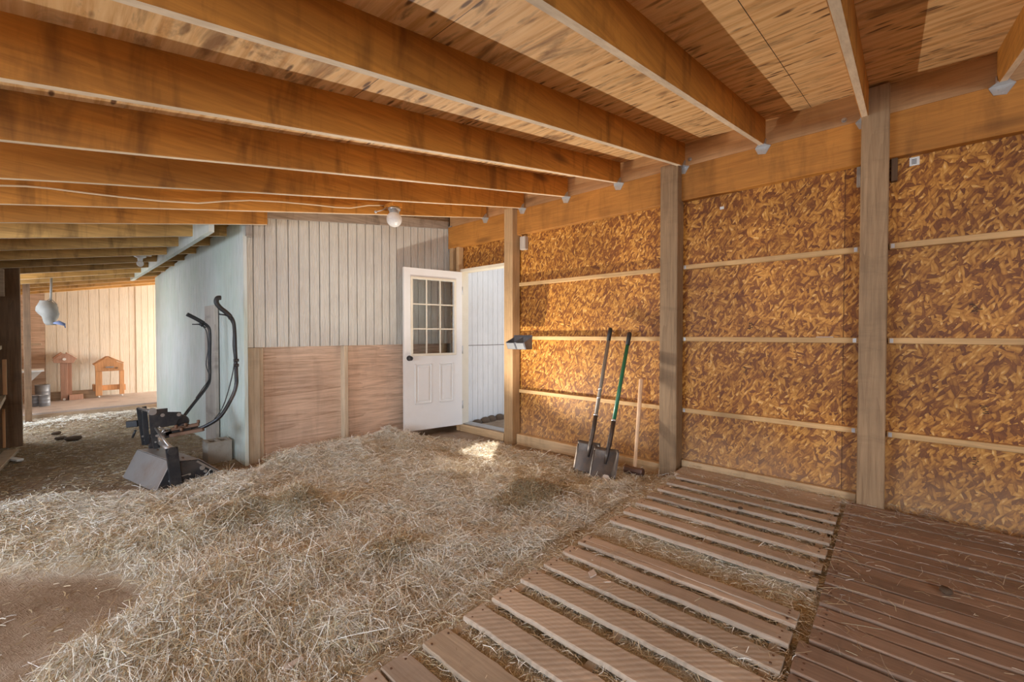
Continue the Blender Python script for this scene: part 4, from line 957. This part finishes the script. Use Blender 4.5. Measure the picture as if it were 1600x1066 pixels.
# galvanised cans
def can(cx, cy, r, h, label):
    mb = MB(); n = 24
    mb.lathe([(r*.96, 0), (r, .006), (r, h*.3), (r*1.03, h*.32), (r, h*.34), (r, h*.62), (r*1.03, h*.64), (r, h*.66), (r, h*.98), (r*1.05, h), (r*.98, h), (r*.97, h*.9)], (cx, cy, ZP), n)
    tag(mb.build('metal_can', 'canmetal'), label, 'can', 'metal cans on the far platform')
M['canmetal'] = plain('grey_blue_can', (.33, .35, .38), .5, .4, .2, 10, (.2, .17, .14), .4)
for px, py, r, h, lb in ((67, 630, .085, .28, 'tall grey metal can on the platform at the left'), (56, 635, .062, .165, 'short grey metal can in front, left of the tall can'), (70, 635, .060, .165, 'short grey metal can in front of the tall can')):
    p = at(px, py, Z=ZP); can(p.x, p.y+(.16 if h > .2 else .03), r, h, lb)
# hanging feed bag
Yb = 8.4; bc = at(76, 489, Y=Yb); t = thing('hanging_bag', bc, 'grey net bag hanging from the passage roof', 'bag')
mb = MB(); s_ = .0019*bc.y*1.0
def bz(py): return at(76, py, Y=Yb).z
prof = [(.045, bz(508)), (.055, bz(505)), (.062, bz(501)), (.075, bz(496)), (.095, bz(491)), (.105, bz(486)), (.100, bz(480)), (.085, bz(475)), (.06, bz(472)), (.05, bz(470))]
mb.lathe([(r, z-0) for r, z in prof], (bc.x, bc.y, 0), 22)
for v in mb.bm.verts:
    v.co.x += (bz(490)-v.co.z)*.15+.01*math.sin(v.co.z*40+v.co.y*30)
mb.build('body', 'net', t)
mb = MB(); mb.tube([(bc.x+.02, bc.y, bz(473)), (bc.x+.03, bc.y, zj(bc.x, Yb)+.06)], .012, 8); mb.tube([(bc.x-.06, bc.y, bz(476)), (bc.x+.02, bc.y, bz(466)), (bc.x+.08, bc.y, bz(476))], .005, 6); mb.build('strap', 'net', t)
mb = MB()
for i in range(6):
    a0 = Vector((bc.x+.04, bc.y-.06, bz(505))); mb.tube([a0, a0+Vector((.05+.01*i, -.01*i, .03-.012*i)), a0+Vector((.11, -.02, -.01-.01*i))], .007, 6)
mb.build('blue_cord', 'blue', t)
# ---------------------------------------------------------------- garden tiller
def yp(px, py, Y): return at(px, py, Y=Y)
Yn, Yf = 4.13, 4.80
t = thing('garden_tiller', (.75, 4.45, 0), 'black walk-behind garden tiller with grey hood and tall curved handlebars', 'tiller')
# hood section (X,Z) taken at near side
def gz(px, py, Y): p = at(px, py, Y=Y); return p
h0 = at(244, 771, Z=0.0); Yh = h0.y
s0 = at(244, 771, Y=Yh); s1 = at(268, 722, Y=Yh); s2 = at(306, 719, Y=Yh); s3 = at(343, 738, Y=Yh)
HV = (-.12, .64, 0)
def hoodsheet():
    mb = MB(); th = .006
    sec = [Vector((s0.x, Yh, .005)), Vector((s1.x, Yh, s1.z)), Vector((s2.x+.02, Yh, s2.z)), Vector((s3.x+.03, Yh, s3.z-.02))]
    for a, c in zip(sec, sec[1:]):
        d = (c-a).normalized(); nn = Vector((-d.z, 0, d.x))*th
        mb.prism([a, c, c+nn, a+nn], HV)
    return mb
hood = hoodsheet().build('tine_hood', 'grayhood', t, .002)
mb = MB(); mb.prism([(s0.x, Yh-.006, .0), (s1.x-.005, Yh-.006, s1.z), (s2.x+.02, Yh-.006, s2.z-.004), (s3.x+.03, Yh-.006, s3.z-.022), (s3.x-.05, Yh-.006, -.02), (s0.x+.05, Yh-.006, -.02)], (0, .008, 0))
sp_ = mb.build('side_plate', 'black', hood)
mb = MB(); hv = Vector(HV); mb.prism([Vector(q)+hv for q in ((s0.x, Yh, .0), (s1.x-.005, Yh, s1.z), (s2.x+.02, Yh, s2.z-.004), (s3.x+.03, Yh, s3.z-.022), (s3.x-.05, Yh, -.02), (s0.x+.05, Yh, -.02))], (0, .008, 0)); mb.build('side_plate', 'black', hood)
for (px, py, r) in ((266, 752, .014), (277, 751, .020), (316, 731, .022), (321, 736, .014), (296, 741, .010), (303, 752, .012), (290, 750, .01)):
    mb = MB(); p = at(px, py, Y=Yh-.01); mb.tube([p+Vector((0, .006, 0)), p-Vector((0, .010, 0))], r*.8, 8); mb.build('bolt', 'steel', hood)
mb = MB(); mb.bar(at(284, 744, Y=Yh-.012), at(298, 740, Y=Yh-.012), .006, .010, (0, 1, 0)); mb.build('slot_rib', 'steel', hood)
mb = MB(); mb.bar(at(308, 721, Y=Yh-.012), at(343, 739, Y=Yh-.012), .014, .012, (0, 1, 0)); mb.build('edge_rod', 'steel', hood)
# near pivot bar and cross tube
c1 = at(268, 704, Y=Yh-.03); c0 = at(280, 768, Y=Yh-.03)
mb = MB(); mb.bar(c1+Vector((0, 0, .02)), at(276, 762, Y=Yh-.03), .075, .03, (0, 1, 0)); mb.build('pivot_bar', 'black', t, .004)
cf = Vector((c1.x, Yf+.02, c1.z-.005))
mb = MB(); mb.tube([c1-Vector((0, .02, 0)), cf], .026, 16); mb.build('cross_tube', 'steel', t)
mb = MB(); mb.tube([c1-Vector((0, .045, 0)), c1-Vector((0, .015, 0))], .030, 16); mb.build('tube_end', 'black', t)
mb = MB(); mb.bar(cf+Vector((0, 0, .02)), cf+Vector((.0, 0, -.24)), .075, .03, (0, 1, 0)); mb.build('pivot_bar', 'black', t, .004)
# upright plates on the tube
def plate(pl, Y, th=.01, mat='black', nm='frame_plate', holes=()):
    mb = MB(); mb.prism([at(x, y, Y=Y) for x, y in pl][::-1], (0, th, 0)); o = mb.build(nm, mat, t, .002)
    if holes:
        for x, y, r in holes:
            mb = MB(); p = at(x, y, Y=Y-.001); mb.tube([p+Vector((0, .002, 0)), p-Vector((0, .003, 0))], r*.8, 10); mb.build('bolt', 'steel', o)
plate([(213, 638), (221, 637), (223, 655), (231, 695), (222, 696), (216, 660)], 4.72, .012, holes=((223, 682, .010), (226, 688, .007)))
plate([(222, 636), (229, 635), (232, 660), (234, 694), (227, 696), (223, 670)], 4.66, .012)
plate([(232, 641), (262, 638), (262, 644), (283, 644), (284, 653), (279, 656), (276, 664), (254, 668), (246, 668), (247, 701), (240, 702), (234, 668)], 4.42, .012, holes=((254, 649, .018), (279.5, 648, .018), (245, 681, .012), (243, 691, .008), (249, 689, .008)))
plate([(250, 640), (262, 638), (262, 646), (250, 646)], 4.60, .012)
mb = MB(); mb.tube([at(217, 638, Y=4.74), at(238, 643.5, Y=4.42)], .013, 10); p = at(238, 643.5, Y=4.41); mb.tube([p+Vector((0, .01, 0)), p-Vector((0, .02, 0))], [.03, .026], 14); mb.build('upper_rod', 'steel', t)
mb = MB(); mb.tube([at(243, 669, Y=4.38), at(266, 700, Y=4.14)], .010, 10); mb.build('brace_rod', 'steel', t)
mb = MB(); mb.bar(at(199, 663, Y=4.78), at(217, 661, Y=4.74), .05, .055); mb.build('drag_bracket', 'black', t, .004)
mb = MB(); mb.tube([at(212, 672, Y=4.78), at(207, 684, Y=4.8)], .008, 8); mb.build('link_rod', 'black', t)
# gearbox and linkage
mb = MB()
for px, py, Y, r in ((282, 658, 4.50, .055), (262, 676, 4.50, .030), (287, 668, 4.46, .045)):
    p = at(px, py, Y=Y); mb.tube([p-Vector((0, .05, 0)), p-Vector((0, .04, 0)), p+Vector((0, .06, 0))], [r*.8, r, r], 16)
mb.bar(at(256, 679, Y=4.5), at(308, 668, Y=4.5), .10, .05); mb.build('gearbox', 'black', t, .003)
mb = MB(); mb.bar(at(268, 671, Y=4.42), at(311, 663, Y=4.34), .030, .026); mb.bar(at(266, 681, Y=4.40), at(318, 671, Y=4.26), .035, .028)
for px, py in ((275, 670), (290, 667), (284, 674), (310, 662)): p = at(px, py, Y=4.36); mb.tube([p, p+Vector((0, 0, .03))], .012, 8)
mb.build('linkage_bars', 'rust', t, .002)
mb = MB()
for p, q in (((248, 667), (262, 675)), ((257, 671), (249, 682)), ((256, 676), (270, 672)), ((248, 683), (262, 680))): mb.tube([at(*p, Y=4.42), at(*q, Y=4.46)], .007, 8)
mb.build('control_rods', 'steel', t)
mb = MB(); mb.tube([(s1.x+.1, Yh+.02, .12), (s1.x-.02, Yh+.62, .12)], .02, 10); ts = mb.build('tine_shaft', 'rust', t)
for i in range(5):
    yy = Yh+.08+i*.11; cx = s1.x+.1-.12*(i*.11+.08)/.6; mb = MB()
    mb.tube([(cx, yy-.012, .12), (cx, yy+.012, .12)], .035, 12)
    for a in range(4):
        th = a*PI/2+i*.4; mb.bar((cx, yy, .12), (cx+.10*math.cos(th), yy, .12+.10*math.sin(th)), .012, .03, (0, 1, 0))
    mb.build('tine', 'rust', ts)
# handlebars
def smooth_path(pp, n=5):
    out = []; P = [pp[0]]+pp+[pp[-1]]
    for i in range(1, len(P)-2):
        for k in range(n):
            u = k/n; p0, p1, p2, p3 = P[i-1:i+3]
            out.append(.5*((2*p1)+(p2-p0)*u+(2*p0-5*p1+4*p2-p3)*u*u+(3*p1-p0-3*p2+p3)*u**3))
    out.append(P[-2]); return out
YL, YR = 4.83, 4.25
left = smooth_path([yp(x, y, Y) for x, y, Y in ((284, 655, 4.56), (300, 634, 4.66), (322, 606, 4.78), (327.5, 592, YL), (327.5, 560, YL), (328, 525, YL), (326, 512, YL), (318, 505, YL), (304, 497, YL), (292, 491, YL))])
mb = MB(); mb.tube(left, .0135, 12); hbL = mb.build('handlebar', 'black', t)
mb = MB(); mb.tube(left[-11:], .0175, 12); mb.build('hand_grip', 'grip', hbL)
right = smooth_path([yp(x, y, Y) for x, y, Y in ((268, 681, 4.44), (300, 674, 4.36), (325, 664, 4.30), (345, 650, YR), (362, 622, YR), (369, 602, YR), (369, 580, YR), (367.5, 545, YR), (366, 512, YR), (363, 499, YR), (354, 489, YR), (343, 480, YR), (338, 472, YR), (340, 466, YR), (345, 465.5, YR))])
mb = MB(); mb.tube(right, .015, 12); hbR = mb.build('handlebar', 'black', t)
mb = MB(); mb.tube(right[-24:], .019, 12); mb.build('hand_grip', 'grip', hbR)
mb = MB(); mb.tube([yp(x, y, YR) for x, y in ((341, 491), (350, 492), (356, 494), (362, 500))], .006, 8); mb.tube([yp(x, y, YR) for x, y in ((356, 492), (360, 499))], .012, 8); mb.build('brake_lever', 'black', hbR)
mb = MB(); mb.tube([yp(x, y, YL) for x, y in ((300, 507), (310, 507), (316, 509), (322, 512))], .005, 8); mb.tube([yp(x, y, YL) for x, y in ((312, 505), (317, 510))], .012, 8); mb.build('brake_lever', 'black', hbL)
mb = MB(); mb.tube(smooth_path([yp(x, y, YR-.02) for x, y in ((357, 496), (364, 510), (364, 540), (366, 565), (362, 590), (354, 620), (346, 640), (335, 655))]), .0045, 6); mb.build('control_cable', 'rod', hbR)
mb = MB(); mb.tube(smooth_path([yp(x, y, YL-.02) for x, y in ((317, 510), (323, 520), (325, 545), (322, 570), (327, 590), (316, 608), (306, 622))]), .0045, 6); mb.build('control_cable', 'rod', hbL)
for (x, y) in ((369, 563), (369, 571)):
    mb = MB(); p = yp(x, y, YR); mb.tube([p-Vector((0, 0, .012)), p+Vector((0, 0, .012))], .022, 12); mb.build('cable_clamp', 'black', hbR)
# board leaning on green wall, concrete block
mb = MB(); bx = 1.19; b0 = at(322, 693, X=bx); b1 = at(337, 693, X=bx); tp = at(330, 477, X=bx)
mb.hexa([(bx, b1.y, -.02), (bx, b0.y, -.02), (bx+.035, b0.y, -.02), (bx+.035, b1.y, -.02)], [(bx, b1.y+.0, tp.z), (bx, b0.y+.0, tp.z), (bx+.035, b0.y, tp.z), (bx+.035, b1.y, tp.z)])
tag(mb.build('upright_board', 'graywood', None, .003), 'grey weathered board standing upright against the green wall', 'board')
p = at(322, 722, Z=0); q = at(350, 722, Z=0); cb = at(336, 724, Z=0)
t = thing('concrete_block', (cb.x, cb.y, 0), 'hollow concrete block standing on end by the green wall', 'block')
mb = MB(); x0, x1, y0, y1, zt = cb.x-.06, cb.x+.135, cb.y-.02, cb.y+.17, at(336, 690, D=3.95).z
for a in ((x0, x1, y0, y0+.03), (x0, x1, y1-.03, y1), (x0, x0+.03, y0+.03, y1-.03), (x1-.03, x1, y0+.03, y1-.03), ((x0+x1)/2-.015, (x0+x1)/2+.015, y0+.03, y1-.03)): mb.box(a[0], a[1], a[2], a[3], -.02, zt)
mb.box(x0+.03, x1-.03, y0+.03, y1-.03, -.02, zt-.03)
mb.build('body', 'concrete', t, .004)
